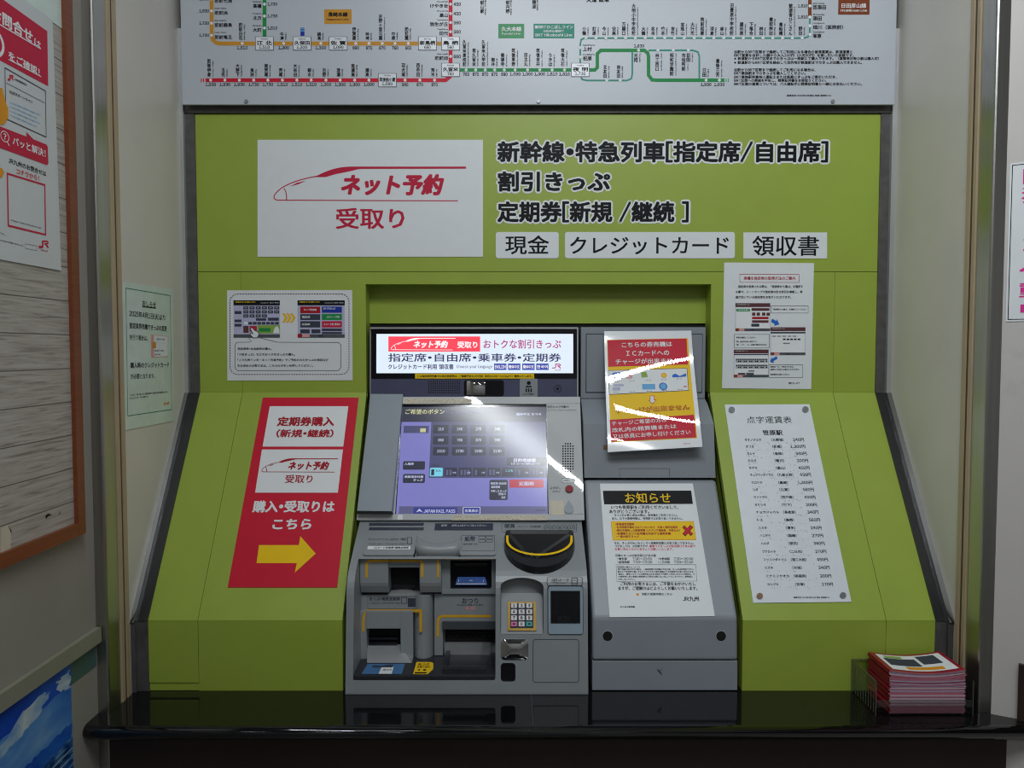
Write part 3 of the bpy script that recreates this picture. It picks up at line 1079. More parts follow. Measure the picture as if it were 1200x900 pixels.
def boolean(o, cutters):
    for c in cutters:
        m = o.modifiers.new('cut', 'BOOLEAN')
        m.operation = 'DIFFERENCE'
        m.solver = 'EXACT'
        m.object = c
    dg = bpy.context.evaluated_depsgraph_get()
    dg.update()
    me = bpy.data.meshes.new_from_object(o.evaluated_get(dg))
    o.modifiers.clear()
    old = o.data
    nm = old.name
    o.data = me
    bpy.data.meshes.remove(old)
    me.name = nm
    for c in cutters:
        bpy.data.objects.remove(c)


tm = empty('ticket_machine', ((MX0 + MX1) / 2, 1.72, ZC))
tag(tm, 'grey ticket vending machine with touch screen, lit header and coin hopper in the green surround', 'ticket machine')
k = MB()
_l = lambda p, q, t: (p[0] + (q[0] - p[0]) * t, p[1] + (q[1] - p[1]) * t)
_q0, _q1 = _l(M4, M3, .22), _l(M4, M5, .14)
prof = [M1, M2, M3] + bez(_q0, _l(_q0, M4, .66), _l(_q1, M4, .66), _q1, 5) + [M5, (M5[0], ZC), (1.95, ZC), (1.95, M1[1])]
k.extrude_x(prof, MX0, MX1, 'machine_grey')
body = k.build('body', tm)
cut = []
NX0, NX1 = -0.336, -0.035
zt = MZ(652, 1.683)
TRZ = 0.812
k = MB()      # the lower niche
PNX = Plane((0, YN, 0), (1, 0, 0), (0, 0, 1))
zl = MZ(798, 1.588)
k.prism_uv(PNX, [(NX0, zt), (NX1, zt)] + [(NX1, zl + .006), (NX1 - .006, zl), (NX0 + .006, zl), (NX0, zl + .006)], 0, 0.25, 'machine_grey')
cut.append(k.build('cut'))
k = MB()      # keypad alcove, arched at the top
arch = [(586.5, 741), (588.5, 744), (635, 744), (637, 741), (637, 688)] + [(611.5 + 25.5 * math.cos(t * math.pi / 10), 688 - 10 * math.sin(t * math.pi / 10)) for t in range(1, 10)] + [(586.5, 688)]
k.prism(PMV, arch, -0.034, 0.05, 'machine_grey')
cut.append(k.build('cut'))
k = MB()      # coin hopper well
hop = [(597, 629), (668, 629), (671, 634), (669, 643), (660, 655), (648, 661), (632, 663.5), (616, 661), (604, 655), (595.5, 643), (593.5, 634)]
k.prism(PML, hop, -0.03, 0.03, 'machine_grey')
cut.append(k.build('cut'))
k = MB()      # code reader bay
k.box(PMV, 641.5, 686.5, 683.5, 743.5, -0.012, 0.05, 'machine_grey', r=3)
cut.append(k.build('cut'))
k = MB()      # small dark window
k.box(PMV, 586.8, 777, 604, 799.8, -0.02, 0.02, 'machine_grey', r=4)
cut.append(k.build('cut'))
boolean(body, cut)
_b = body.modifiers.new('edge', 'BEVEL')
_b.width = .0015
_b.segments = 2
_b.limit_method = 'ANGLE'
_b.angle_limit = math.radians(40)


def part(name, parent, fn, bevel=0.0, seg=2):
    k = MB()
    fn(k)
    return k.build(name, parent, bevel=bevel, seg=seg)


# ---- lit header
hd = part('header_frame', tm, lambda k: (k.box(PMH, 435.5, 385.2, 676, 391.5, 0, .006, 'gloss_black'), k.box(PMH, 435.5, 437.4, 676, 443.6, 0, .006, 'gloss_black'),
                                        k.box(PMH, 435.5, 391.5, 441.5, 437.4, 0, .006, 'gloss_black'), k.box(PMH, 671.5, 391.5, 676, 437.4, 0, .006, 'gloss_black')), .001)
part('header_rim', hd, lambda k: (k.box(PMH, 434.5, 383.8, 676.5, 385.6, 0, .007, 'aluminium'), k.box(PMH, 676, 384, 677.5, 465.5, 0, .007, 'aluminium')))
dp = part('display', tm, lambda k: k.box(PMH, 441.5, 391.5, 671.5, 437.4, 0, .0035, 'sign_lit'))
dp['label'] = 'lit white header display with red and navy lettering'
P = PMH.up(.0035)


def _hd(k):
    k.rect(P, 455.2, 394.3, 562.7, 412, 'sign_red', .0003)
    train_mark(k, P, 458, 396, 534, 410.3, 'sign_white', .0006, .6)
    k.line(P, '受取り', 536, 404, 559.5, 8, 'sign_white', .0006, bold=.03)
    k.line(P, 'おトクな割引きっぷ', 566.5, 403.2, 657.5, 10.5, 'sign_magenta', .0004, bold=.015)
    k.line(P, '指定席・自由席・乗車券・定期券', 455, 419, 657.5, 9.8, 'sign_navy', .0004, bold=.015)
    k.line(P, 'クレジットカード利用 領収書', 454.8, 429.7, 531.5, 6.2, 'sign_navy', .0004)
    k.line(P, 'Choose your language', 535, 430, 577, 5, 'sign_grey', .0004)
    for x, st in ((579, 'ENGLISH'), (595.3, '簡体中文'), (612, '繁体中文'), (628.3, '한국어')):
        k.rect(P, x, 426, x + 14.5, 433.6, 'sign_blue', .0003)
        k.line(P, st, x + 1, 429.8, x + 13.5, 4, 'sign_white', .0006, bold=.02)
    jr_mark(k, P, 646.5, 426, 657.5, 431.8, 'sign_magenta', .0004)
    k.line(P, 'JR九州', 650, 433.8, 657, 1.5, 'sign_magenta', .0004)


part('lettering', dp, _hd)

# ---- smoked band under the header
bd = part('sensor_band', tm, lambda k: k.box(PMH, 435, 443.6, 676, 465.3, 0, .004, 'smoke_band'), .0006)
Pb = PMH.up(.004)
part('speaker_holes', bd, lambda k: [k.disk(Pb, 502.5 + 2.55 * i, 447.2 + 2.6 * j, .85, 'hole_black', .0003, n=8) for i in range(15) for j in range(6)])
part('camera_window', bd, lambda k: k.box(Pb, 543.7, 445.4, 590.5, 464.2, 0, .002, 'gloss_black', r=3), .0005)


def _mir(k):
    a, b, c, d = 547, 446.5, 568.5, 463
    n, mrow = 10, 8
    vs = []
    for j in range(mrow + 1):
        for i in range(n + 1):
            u, v = i / n, j / mrow
            h = .008 * (1 - (2 * u - 1) ** 2 * .6 - (2 * v - 1) ** 2 * .4)
            x, y = Pb.hit(a + (c - a) * u, d + (b - d) * v)
            vs.append(Pb.pt(x, y, .002 + h * .6))
    k.add(vs, [[j * (n + 1) + i, j * (n + 1) + i + 1, (j + 1) * (n + 1) + i + 1, (j + 1) * (n + 1) + i] for j in range(mrow) for i in range(n)], 'mirror')


part('mirror', bd, _mir).data.polygons.foreach_set('use_smooth', [True] * 80)
ap = part('attendant_plate', bd, lambda k: k.box(Pb, 609, 443.8, 630, 465, 0, .002, 'machine_grey', r=1.5), .0005)
P2 = Pb.up(.002)


def _att(k):
    k.disk(P2, 619.6, 448.8, 2.3, 'ink_black', .0003)
    k.poly(P2, [(615.8, 453.8), (617.5, 451.6), (619.6, 452.6), (621.7, 451.6), (623.4, 453.8)], 'ink_black', .0003)
    for x in (616.8, 619.6, 622.4):
        k.rect(P2, x - .8, 455.2, x + .8, 459.6, 'ink_black', .0003)
    k.line(P2, 'カメラ作動中', 613, 462, 626, 2, 'ink_black', .0003)


part('symbol', ap, _att)
part('sensor_lens', bd, lambda k: (k.stroke(Pb, [(653.5 + 4 * math.cos(t * math.pi / 9), 455.5 + 4 * math.sin(t * math.pi / 9)) for t in range(18)], .7, 'plastic_black', .0003, closed=True), k.disk(Pb, 653.5, 455.5, 1.6, 'hole_black', .0003)))
ns = part('header_sticker', tm, lambda k: k.box(PMH.up(.006), 486.5, 437.8, 626, 443.6, 0, .0006, 'ink_yellow'))
part('lettering', ns, lambda k: k.line(PMH.up(.0066), 'この指定席券売機での指定券発売は、ご乗車予定の1か月前（前日10:00～10:10より）開始いたします。', 489, 440.8, 624, 3, 'ink_black', .0003))

# ---- touch screen and its bezel
PB = PMS.up(.009)
part('bezel', tm, lambda k: (k.box(PMS, 437, 466.6, 679.5, 475, 0, .009, 'bezel_grey'), k.box(PMS, 419, 603.3, 684.5, 610.4, 0, .009, 'bezel_grey'),
                            k.prism_uv(PMS, [(PMS.hit(641.5, 540)[0], PMS.hit(0, 604)[1]), (PMS.hit(682, 540)[0], PMS.hit(0, 604)[1]), (PMS.hit(682, 540)[0], PMS.hit(0, 474)[1]), (PMS.hit(641.5, 540)[0], PMS.hit(0, 474)[1])], 0, .009, 'bezel_grey'),
                            k.prism_uv(PMS, [(MX0 + .002, PMS.hit(0, 604)[1]), (PMS.hit(467.5, 540)[0], PMS.hit(0, 604)[1]), (PMS.hit(467.5, 540)[0], PMS.hit(0, 474)[1]), (MX0 + .014, PMS.hit(0, 474)[1])], 0, .009, 'bezel_grey')), .0008)
ts = part('touch_screen', tm, lambda k: (k.box(PMS, 466, 475, 641.5, 603.3, 0, .0055, 'gloss_black'), k.rect(PMS.up(.0055), 468, 477, 640.5, 602.6, 'lcd_lavender', .0004)))
ts['label'] = 'lit lavender touch screen'
P = PMS.up(.0062)
u0, u1 = PMS.hit(468, 540)[0], PMS.hit(640.5, 540)[0]


def sx(x, y):
    """screen drawing works in the photo's coordinates"""
    return x


def _scr(k):
    w1, w2 = .0002, .0004
    k.rect(P, 468.3, 477, 640.3, 494.5, 'lcd_top', 0)
    k.line(P, 'ご希望のボタン', 475, 482.5, 521, 6, 'lcd_cream', w2)
    k.line(P, 'をお選びください', 521.5, 483.5, 566, 4.5, 'lcd_dim', w2)
    k.line(P, '简体中文 한국어', 605, 485.5, 634, 3, 'lcd_white', w2)
    k.rect(P, 504, 494.5, 640.3, 560, 'lcd_dim', w1 * .5)
    k.rect(P, 473, 494.5, 504, 497.5, 'lcd_lavender', w1)
    k.rect(P, 473, 499, 502.5, 507.5, 'lcd_dim', w1)
    k.rect(P, 492.5, 502, 499, 506.5, 'lcd_cream', w2)
    for j, row in enumerate((('210', '240', '270', '340', '', ''), ('660', '760', '870', '990', '', ''), ('1510', '1730', '1930', '2130', '', ''))):
        for i, st in enumerate(row):
            if not st:
                continue
            x, y = 507.5 + 22 * i, 498 + 12.9 * j
            k.rect(P, x, y, x + 18, y + 10, 'lcd_button', w1, r=1.5)
            k.line(P, st, x + (6 if len(st) == 3 else 4.5), y + 4.8, x + (12.5 if len(st) == 3 else 14), 3.4, 'lcd_white', w2)
    k.rect(P, 594, 536, 641, 545.5, 'lcd_button', w1, r=1)
    k.line(P, '目的地検索', 602, 539.5, 628, 4.6, 'lcd_white', w2, bold=.03)
    k.line(P, 'ほかの駅から', 599, 543.6, 633, 2, 'lcd_white', w2)
    k.line(P, '人数設定', 505, 545.5, 515, 2, 'lcd_top', w2)
    for i in range(8):
        x = 503.8 + 16.9 * i
        k.rect(P, x, 548.2, x + 15, 558.3, 'lcd_cyan' if i == 0 else 'lcd_button', w1, r=1.5)
        if i == 0:
            k.rect(P, x + 1.5, 550, x + 5, 557, 'lcd_button', w2)
            k.line(P, '大人', x + 6.5, 551.5, x + 13, 3, 'lcd_button', w2)
        elif i == 5:
            k.line(P, 'こども', x + 4, 551.5, x + 13, 2.6, 'lcd_cyan', w2)
        else:
            for q in range(1 + (i % 3)):
                k.rect(P, x + 2 + 4 * q, 550.5, x + 4.6 + 4 * q, 557, 'lcd_bar', w2)
            k.line(P, '小児', x + 9.5, 554, x + 13.8, 2.2, 'lcd_white', w2)
    for y, h, st in ((540.5, 10, '入場券'), (555.5, 10.5, '他鉄道会社線')):
        k.rect(P, 472.3, y, 498, y + h, 'lcd_button', w1, r=1.5)
        k.line(P, st, 474, y + 3.2, 474 + 3.7 * len(st), 3, 'lcd_white', w2)
    k.line(P, 'きっぷ', 484.5, 562.5, 495.5, 2.8, 'lcd_white', w2)
    k.rect(P, 573.5, 562.3, 595, 586, 'lcd_button', w1, r=2)
    for y, st, a, b in ((566.5, '指定席・自由席', 575, 593.5), (570.8, '乗車券類', 575.5, 586), (575.4, '予約したきっぷ', 575, 593.5), (579, '受取り', 584, 593), (583, '変更', 587.5, 592.5)):
        k.line(P, st, a, y, b, 2.8, 'lcd_white', w2)
    k.rect(P, 597, 562, 637, 571.5, 'lcd_red', w1, r=1)
    k.line(P, '定期券', 608, 566.8, 626, 5, 'lcd_white', w2)
    k.rect(P, 467.5, 593.3, 641, 602.6, 'lcd_bar', 0)
    k.rect(P, 484.5, 594.5, 535.8, 602.4, 'lcd_blue', w1)
    k.poly(P, [(487.5, 600.5), (491.5, 596), (495.5, 600.5), (491.5, 599)], 'lcd_white', w2)
    k.line(P, 'JAPAN RAIL PASS', 496.5, 599, 533.5, 4, 'lcd_white', w2)
    k.rect(P, 542.3, 594, 563, 602.6, 'lcd_white', w1, r=1.2)
    k.rect(P, 543.2, 594.8, 562.1, 602, 'lcd_blue', w1 * 1.5, r=1)
    k.line(P, '白黒表示', 545, 598.5, 560.5, 3.6, 'lcd_white', w2)
    k.line(P, '12:34', 627, 598, 639, 2, 'lcd_top', w2)


part('screen_graphics', ts, _scr)
# privacy shield on the left of the screen
k = MB()
Pt, Pb2 = PMS.up(.016), PMS.up(.036)
fr = [Pb2.pt(*Pb2.hit(418.2, 598.5)), Pb2.pt(*Pb2.hit(459, 599)), Pt.pt(*Pt.hit(472.3, 461.6)), Pt.pt(*Pt.hit(434.4, 461.4))]
bk = [p - PMS.n * (d - .0092) for p, d in zip(fr, (.036, .036, .016, .016))]
k.add(fr + bk, [[0, 1, 2, 3], [7, 6, 5, 4], [1, 5, 6, 2], [2, 6, 7, 3], [3, 7, 4, 0]], 'shield_grey')
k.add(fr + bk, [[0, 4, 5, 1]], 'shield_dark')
sh = k.build('privacy_shield', tm, bevel=.0012)
sh['label'] = 'blue grey shield panel left of the screen'

# bezel details on the right
part('speaker_holes', tm, lambda k: [k.disk(PB, 659.8 + 2.9 * i, 520 + 2.95 * j, .98, 'hole_black', .0003, n=8) for i in range(5) for j in range(12) if not ((i in (0, 4)) and j in (0, 11))])


def _bz(k):
    k.line(PB, '防犯カメラ作動中', 641.5, 476.8, 666.5, 3, 'ink_slate', .0003)
    k.line(PB, 'Security Camera in Operation', 641.8, 480.8, 675, 1.5, 'ink_grey', .0003)


part('camera_label', tm, _bz)


def _bz(k):
    k.rect(PB, 657.8, 560.2, 674.3, 566.2, 'ink_grey', .0003, r=3)
    k.rect(PB, 658.3, 560.7, 673.8, 565.7, 'ink_white', .0005, r=2.6)
    k.line(PB, 'よびだし', 660, 563.2, 668, 2.4, 'ink_grey', .0007)
    k.line(PB, 'よびだし', 644.5, 571.8, 657, 3, 'ink_slate', .0003)
    k.line(PB, 'ボタン', 647.5, 576, 657, 2.2, 'ink_slate', .0003)


part('call_label', tm, _bz)
part('call_button', tm, lambda k: (k.prism(PB, [(667 + 5.2 * math.cos(t * math.pi / 10), 573.3 + 4.9 * math.sin(t * math.pi / 10)) for t in range(20)], 0, .0015, 'plastic_black'), k.prism(PB, [(667 + 4.3 * math.cos(t * math.pi / 10), 573.3 + 4.0 * math.sin(t * math.pi / 10)) for t in range(20)], .0015, .0045, 'button_red')), .0006)['label'] = 'round red call button'
part('tape_patch', tm, lambda k: k.box(PB, 645.3, 586.8, 661, 603.8, 0, .0005, 'tape_beige'))
part('drop_badge', tm, lambda k: k.prism(PB, [(666.5, 586.5)] + bez((666.5, 586.5), (670, 591), (672.5, 594), (672.3, 598), 5)[1:] + bez((672.3, 598), (671.5, 603), (661.8, 603.5), (661.2, 598), 6)[1:] + bez((661.2, 598), (661, 594), (663.5, 591), (666.5, 586.5), 5)[1:-1], 0, .002, 'shield_grey'), .0005)


rng = random.Random(4)
for x0, y0, x1, y1 in ((473, 467.2, 553, 472.8), (529.5, 604.5, 641, 609.6)):
    tp = part('label_tape', tm, lambda k: k.box(PB, x0, y0, x1, y1, 0, .0005, 'tape_beige'))
    k = MB()
    x = x0 + 2
    while x < x1 - 2:
        if rng.random() < .62:
            k.disk(PB.up(.0005), x, (y0 + y1) / 2 + rng.choice((-1.2, 0, 1.2)), .45, 'ink_grey', .0003, n=6)
        x += 1.15
    k.build('braille_dots', tp)
part('white_tab', tm, lambda k: k.box(PB, 466, 603.4, 471.8, 609.2, 0, .0006, 'ink_white'))


# ---- shoulder labels under the screen
def _sl(k):
    for y in (614.6, 619.8):
        k.rect(PML, 432.5, y - 1.7, 496.5, y + 1.7, 'ink_slate', .0003)
        k.line(PML, 'クレジットカード・乗車券類 Credit card / Tickets', 435, y, 494, 2, 'ink_grey', .0006)


part('card_label', tm, _sl)


def _sl(k):
    k.rect(PML, 509.5, 613.3, 577.7, 621.6, 'ink_slate', .0003, r=.5)
    k.line(PML, '紙幣', 517, 616, 524, 2.6, 'ink_pale', .0006)
    k.line(PML, '紙幣は1枚ずつご投入ください', 529.5, 616, 570, 2.6, 'ink_pale', .0006)
    k.line(PML, 'Please insert bills one at a time', 529.5, 619.6, 566, 1.4, 'ink_grey', .0006)


part('bill_label', tm, _sl)


def _sl(k):
    k.stroke(PML, rpts(588, 613, 675.5, 623.5, 1.5), .6, 'ink_grey', .0003, closed=True)
    k.line(PML, '硬貨', 591, 616.4, 603.5, 5, 'ink_slate', .0003)
    k.line(PML, 'コイン 円硬貨', 606.5, 617.3, 634, 2.3, 'ink_grey', .0003)
    k.line(PML, 'Coins 500 yen 100 yen 50 yen 10 yen', 591.5, 621.4, 626, 1.6, 'ink_grey', .0003)
    for x, st in ((641.7, '500'), (651.4, '100'), (660.6, '50'), (669.7, '10')):
        k.stroke(PML, [(x + 4.2 * math.cos(t * math.pi / 10), 618.4 + 3.3 * math.sin(t * math.pi / 10)) for t in range(20)], .6, 'ink_grey', .0003, closed=True)
        k.line(PML, st, x - 2.4, 618.4, x + 2.4, 2.6, 'ink_slate', .0003)


part('coin_label', tm, _sl)

# ---- coin hopper
PO = PML


def hloop(cx, cy, rx, ry, yt, n=24):
    """half moon in uv: flat top at yt, curved bottom"""
    pts = []
    for i in range(n + 1):
        t = math.pi * i / n
        x = cx + rx * math.cos(t)
        y = cy + ry * math.sin(t) ** .9
        pts.append((x, y))
    pts += [(cx - rx + 1.2, yt + 1.6), (cx - rx + 5, yt), (cx + rx - 5, yt), (cx + rx - 1.2, yt + 1.6)]
    return [PO.hit(*p) for p in pts][::-1]


k = MB()
o1 = hloop(632, 639, 41.6, 33, 626)
o2 = hloop(632, 639, 40.3, 31.5, 627)
o3 = hloop(632, 638, 37.8, 21.5, 630.5)
o4 = hloop(632, 638, 33, 18, 631.5)
o5 = hloop(624, 646, 5, 6, 645)
k.ring(PO, o1, o2, 0, .016, 'plastic_black')
k.ring(PO, o2, o3, .016, .013, 'plastic_black')
k.ring(PO, o3, o5, .013, -.024, 'plastic_black')
k.poly_uv(PO, o5, 'hole_black', -.024)
hp = k.build('coin_hopper', tm)
hp['label'] = 'black half moon coin hopper with yellow rim line'
k = MB()
arc = [(594.3, 633)] + [(632 - 37.7 * math.cos(math.pi * i / 20), 638 + 17.5 * math.sin(math.pi * i / 20)) for i in range(1, 20)] + [(669.7, 633)]
k.stroke(PO, arc, 2.9, 'ink_yellow', .0148)
k.build('yellow_rim', hp)
part('coin_slot', hp, lambda k: (k.box(PO, 619.5, 645, 628, 652.5, -.02, -.004, 'hole_black'), k.box(PO, 622.7, 646, 623.4, 652, -.004, -.002, 'steel_screw')))

# ---- keypad in its alcove
t0, t1 = PMV.pt(*PMV.hit(600, 699), -.033), PMV.pt(*PMV.hit(600, 743.5), -.004)
PK = Plane(t1, (1, 0, 0), t0 - t1)
kx0, kx1 = PMV.hit(587, 720)[0], PMV.hit(636.5, 720)[0]
LK = (t0 - t1).length
k = MB()
k.prism_uv(Plane(Vector((0, 0, 0)) + Vector((0, t1.y, t1.z)), (1, 0, 0), t0 - t1), [(kx0, 0), (kx1, 0), (kx1, LK), (kx0, LK)], -.03, 0, 'machine_grey')
kr = k.build('keypad_recess', tm)
PK = Plane(Vector((0, t1.y, t1.z)), (1, 0, 0), t0 - t1)
kp = part('keypad', tm, lambda k: k.box(PK, 595, 705.5, 628.3, 739.2, 0, .003, 'gold'), .0008)
kp['label'] = 'gold framed number keypad'
part('keypad_field', kp, lambda k: k.rect(PK.up(.003), 598, 707, 625, 736, 'ink_slate', .0003))
keys = [['1', '2', '3'], ['4', '5', '6'], ['7', '8', '9'], ['*', '0', '#']]
for j, row in enumerate(keys):
    for i, st in enumerate(row):
        x, y = 602.3 + 8.9 * i, 710 + 7.2 * j
        mm = 'key_white' if j < 3 or i == 1 else ('key_pink' if i == 0 else 'key_teal')
        kk = MB()
        kk.box(PK, x - 3.4, y - 2.8, x + 3.4, y + 2.8, .003, .0065, mm, r=.8)
        if st in '*#':
            kk.rect(PK, x - 1.4, y - 1.1, x + 1.4, y + 1.1, 'ink_slate', .0069)
        else:
            kk.line(PK, st, x - 1.3, y, x + 1.3, 3.6, 'ink_black', .0069, bold=.03)
        kk.build('key', kp)

# ---- code reader
qr = part('code_reader', tm, lambda k: (k.box(PMV, 642.5, 687.5, 682.8, 742.6, -.011, .003, 'bluegrey_frame', r=2.5)), .0015)
part('reader_glass', qr, lambda k: k.box(PMV, 645.2, 692, 679.6, 729.8, .003, .0042, 'dark_glass'))
part('reader_lens', qr, lambda k: (k.rect(PMV, 652.5, 721, 667.5, 729, 'plastic_black', .0046), k.disk(PMV, 659.5, 724.5, 1.6, 'hole_black', .005)))


def _ql(k):
    k.stroke(PMV, rpts(641.3, 676, 682.6, 686, 2.5), .6, 'ink_grey', .0004, closed=True)
    k.line(PMV, 'QRコード', 646.5, 679.5, 667, 4, 'ink_grey', .0004)
    k.line(PMV, 'QR code', 651.5, 683.3, 663, 1.6, 'ink_grey', .0004)
    k.stroke(PMV, rpts(670, 677.2, 676.8, 683.8, .5), .8, 'ink_slate', .0004, closed=True)


part('code_lettering', tm, _ql)
part('door_outline', tm, lambda k: k.stroke(PMV, rpts(624.6, 749.3, 678.2, 799.5, 3), .9, 'ink_grey', .0004, closed=True))
k = MB()
n = 10
pts = rect_uv(PMV, 586.8, 749, 619.2, 773.2, 5)
cx = sum(p[0] for p in pts) / len(pts)
cy = sum(p[1] for p in pts) / len(pts)
for i in range(5):
    s0, s1 = 1 - i / 5, 1 - (i + 1) / 5
    f = lambda s: .001 + .005 * (1 - s * s)
    l0 = [(cx + (p[0] - cx) * s0, cy + (p[1] - cy) * s0) for p in pts]
    if i < 4:
        l1 = [(cx + (p[0] - cx) * s1, cy + (p[1] - cy) * s1) for p in pts]
        k.ring(PMV, l0, l1, f(s0), f(s1), 'mirror')
    else:
        k.poly_uv(PMV, l0, 'mirror', f(s0))
k.ring(PMV, pts, pts, 0, .001, 'mirror')
k.build('convex_mirror', tm, smooth=True)
part('dark_window', tm, lambda k: k.box(PMV, 586.8, 777, 604, 799.8, -.0195, -.006, 'dark_glass', r=4))

# ---- lower niche: card, bill, ticket and change outlets
PN1 = Plane((0, 1.676, 0), (1, 0, 0), (0, 0, 1))     # front of the moulded blocks
PN2 = Plane((0, 1.700, 0), (1, 0, 0), (0, 0, 1))
tr = part('niche_tray', tm, lambda k: k.cube(NX0 + .0005, NX1 - .0005, 1.591, YN - .0005, zl + .001, TRZ, 'tray_black'), .0015)
PT = Plane((0, 0, TRZ), (1, 0, 0), (0, 1, 0))


for x0, x1 in ((428, 487), (539.5, 581.5)):
    part('label_plate', tm, lambda k: k.box(PML, x0, 626, x1, 652, 0, .004, 'machine_grey', r=3), .001)
# scooped front between the plates: a curved wall under a hollow
k = MB()
nsc = 16
vs = []
for i in range(nsc + 1):
    t = i / nsc
    px = 486 + (541 - 486) * t
    d = math.sin(math.pi * t) ** .55
    yc = 627 + 13 * d
    x = PML.hit(px, 640)[0]
    ml = PML.pt(x, PML.hit(px, yc)[1], .004)
    Yw = ml.y + (1.672 - ml.y) * d
    pa = Vector((x, Yw, MZ(yc, Yw)))
    m2 = PML.pt(x, PML.hit(px, 652)[1], .004)
    Yb_ = m2.y + (1.668 - m2.y) * d
    pb = Vector((x, Yb_, MZ(652.5 + .8 * d, Yb_)))
    m3 = PML.pt(x, PML.hit(px, yc - 3 * d)[1], .0005)
    pc = Vector((x, m3.y, m3.z))
    pd = Vector((x, YN - .02, pb.z + .002))
    vs += [pc, pa, pb, pd]
k.add(vs, [[i * 4 + q, i * 4 + q + 1, i * 4 + q + 5, i * 4 + q + 4] for i in range(nsc) for q in range(3)], 'machine_grey')
k.build('scoop', tm, smooth=True)
Pv = PML.up(.004)


def _vl(k):
    k.line(Pv, 'クレジットカード もしくはICカード専用', 431.5, 632, 475.5, 3.2, 'ink_slate', .0003)
    k.line(Pv, 'Credit card / Commuter Pass', 431.5, 637.4, 475, 2, 'ink_grey', .0003)
    k.rect(Pv, 430.8, 640, 481, 643.8, 'ink_white', .0003)
    k.line(Pv, 'ICカード定期券・磁気定期券', 438, 641.9, 479, 2.4, 'ink_black', .0006)
    k.stroke(Pv, [(477.2, 630), (482.4, 630), (482.4, 637.5), (477.2, 637.5)], .6, 'ink_slate', .0003, closed=True)


part('card_lettering', tm, _vl)


def _vl(k):
    k.line(Pv, '紙幣', 544.5, 631.5, 557, 6, 'ink_slate', .0003)
    k.line(Pv, '紙幣 紙幣 지폐', 543, 637.7, 559, 2, 'ink_grey', .0003)
    for x, y in ((561, 629.6), (569.7, 629.6), (561, 633.8), (569.7, 633.8)):
        k.stroke(Pv, rpts(x, y - 1.2, x + 7.5, y + 1.8, .4), .5, 'ink_slate', .0003, closed=True)
    k.stroke(Pv, rpts(541, 627.5, 579.5, 645.5, 1), .5, 'ink_grey', .0003, closed=True)


part('bill_lettering', tm, _vl)

# card reader housing: two rounded blocks, a lintel and a tongue round the slot
def block(k, x0, y0, x1, y1, Yf, m='machine_grey', r=0, Yb=YN):
    Pq = Plane((0, Yf, 0), (1, 0, 0), (0, 0, 1))
    k.box(Pq, x0, y0, x1, y1, -(Yb - Yf), 0, m, r)


def _card(k):
    for x0, x1 in ((418.5, 455), (491.5, 517)):
        Pq = Plane((0, 1.672, 0), (1, 0, 0), (0, 0, 1))
        a, b = Pq.hit(x0, 675)[0], Pq.hit(x1, 675)[0]
        a = max(a, NX0 + .0005)
        zA, zB, zM = MZ(653.5, 1.672), MZ(696.3, 1.672), MZ(683, 1.672)
        pr = [(YN, zA), (1.672, zA), (1.672, zM), (1.674, zM - .008), (1.682, zB), (YN, zB)]
        k.extrude_x(pr, a, b, 'machine_grey')
    block(k, 455, 653.5, 491.5, 665, 1.680)


ch = part('card_slot_housing', tm, _card, .002)
part('card_slot', ch, lambda k: (k.box(PN, 455, 665, 491.5, 691, .0, .004, 'hole_black'), k.box(PN, 461, 683, 488, 687.5, .004, .014, 'plastic_black', r=2)))
part('slot_tongue', ch, lambda k: k.prism(PN, [(455, 697.5), (491.5, 697.5), (491.5, 694)] + [(473 + 17 * math.cos(math.pi * t / 10), 693.5 - 5 * math.sin(math.pi * t / 10)) for t in range(0, 11)] + [(455, 694)], 0, .022, 'aluminium'), .001)


def _bill(k):
    block(k, 517.5, 655.5, 527.5, 692, 1.690)
    block(k, 576, 655.5, 581.3, 692, 1.690)
    block(k, 517.5, 691.5, 581.3, 696, 1.688)
    block(k, 517.5, 651.5, 581.3, 656.5, 1.688)


bh = part('bill_slot_housing', tm, _bill, .001)
part('bill_slot', bh, lambda k: (k.box(PN, 527, 656, 576.5, 692, 0, .003, 'hole_black'), k.box(PN, 533, 658, 571, 661.5, .003, .012, 'plastic_black'), k.box(PN, 529, 686, 575, 691.5, .003, .016, 'plastic_black')))
be = part('bill_entry', bh, lambda k: k.prism(PN, [(534, 683.5), (571, 683.5), (568.5, 675.5), (536.5, 675.5)], .003, .013, 'bill_blue'), .0008)
be['label'] = 'lit blue bill entry'
part('bill_entry_mark', be, lambda k: (k.rect(PN, 535.5, 681.5, 569.5, 682.6, 'ink_white', .0135), k.rect(PN, 550.5, 677.6, 554, 678.6, 'ink_white', .0135), k.stroke(PN, [(538, 677), (538, 680)], .7, 'ink_white', .0135), k.stroke(PN, [(567, 677), (567, 680)], .7, 'ink_white', .0135)))


# ticket outlet block with its label plate
def _tick(k):
    PQ = Plane((0, 1.690, 0), (1, 0, 0), (0, 0, 1))
    block(k, 418, 697.3, 501, 717, 1.690)
    for x0, y0, x1, y1 in ((417, 717, 429.5, 773), (469.5, 717, 484, 773), (429.5, 717, 469.5, 736.5)):
        Pq = Plane((0, 1.678, 0), (1, 0, 0), (0, 0, 1))
        k.box(Pq, max(x0, 414), y0, x1, y1, -(YN - 1.678), 0, 'machine_grey')


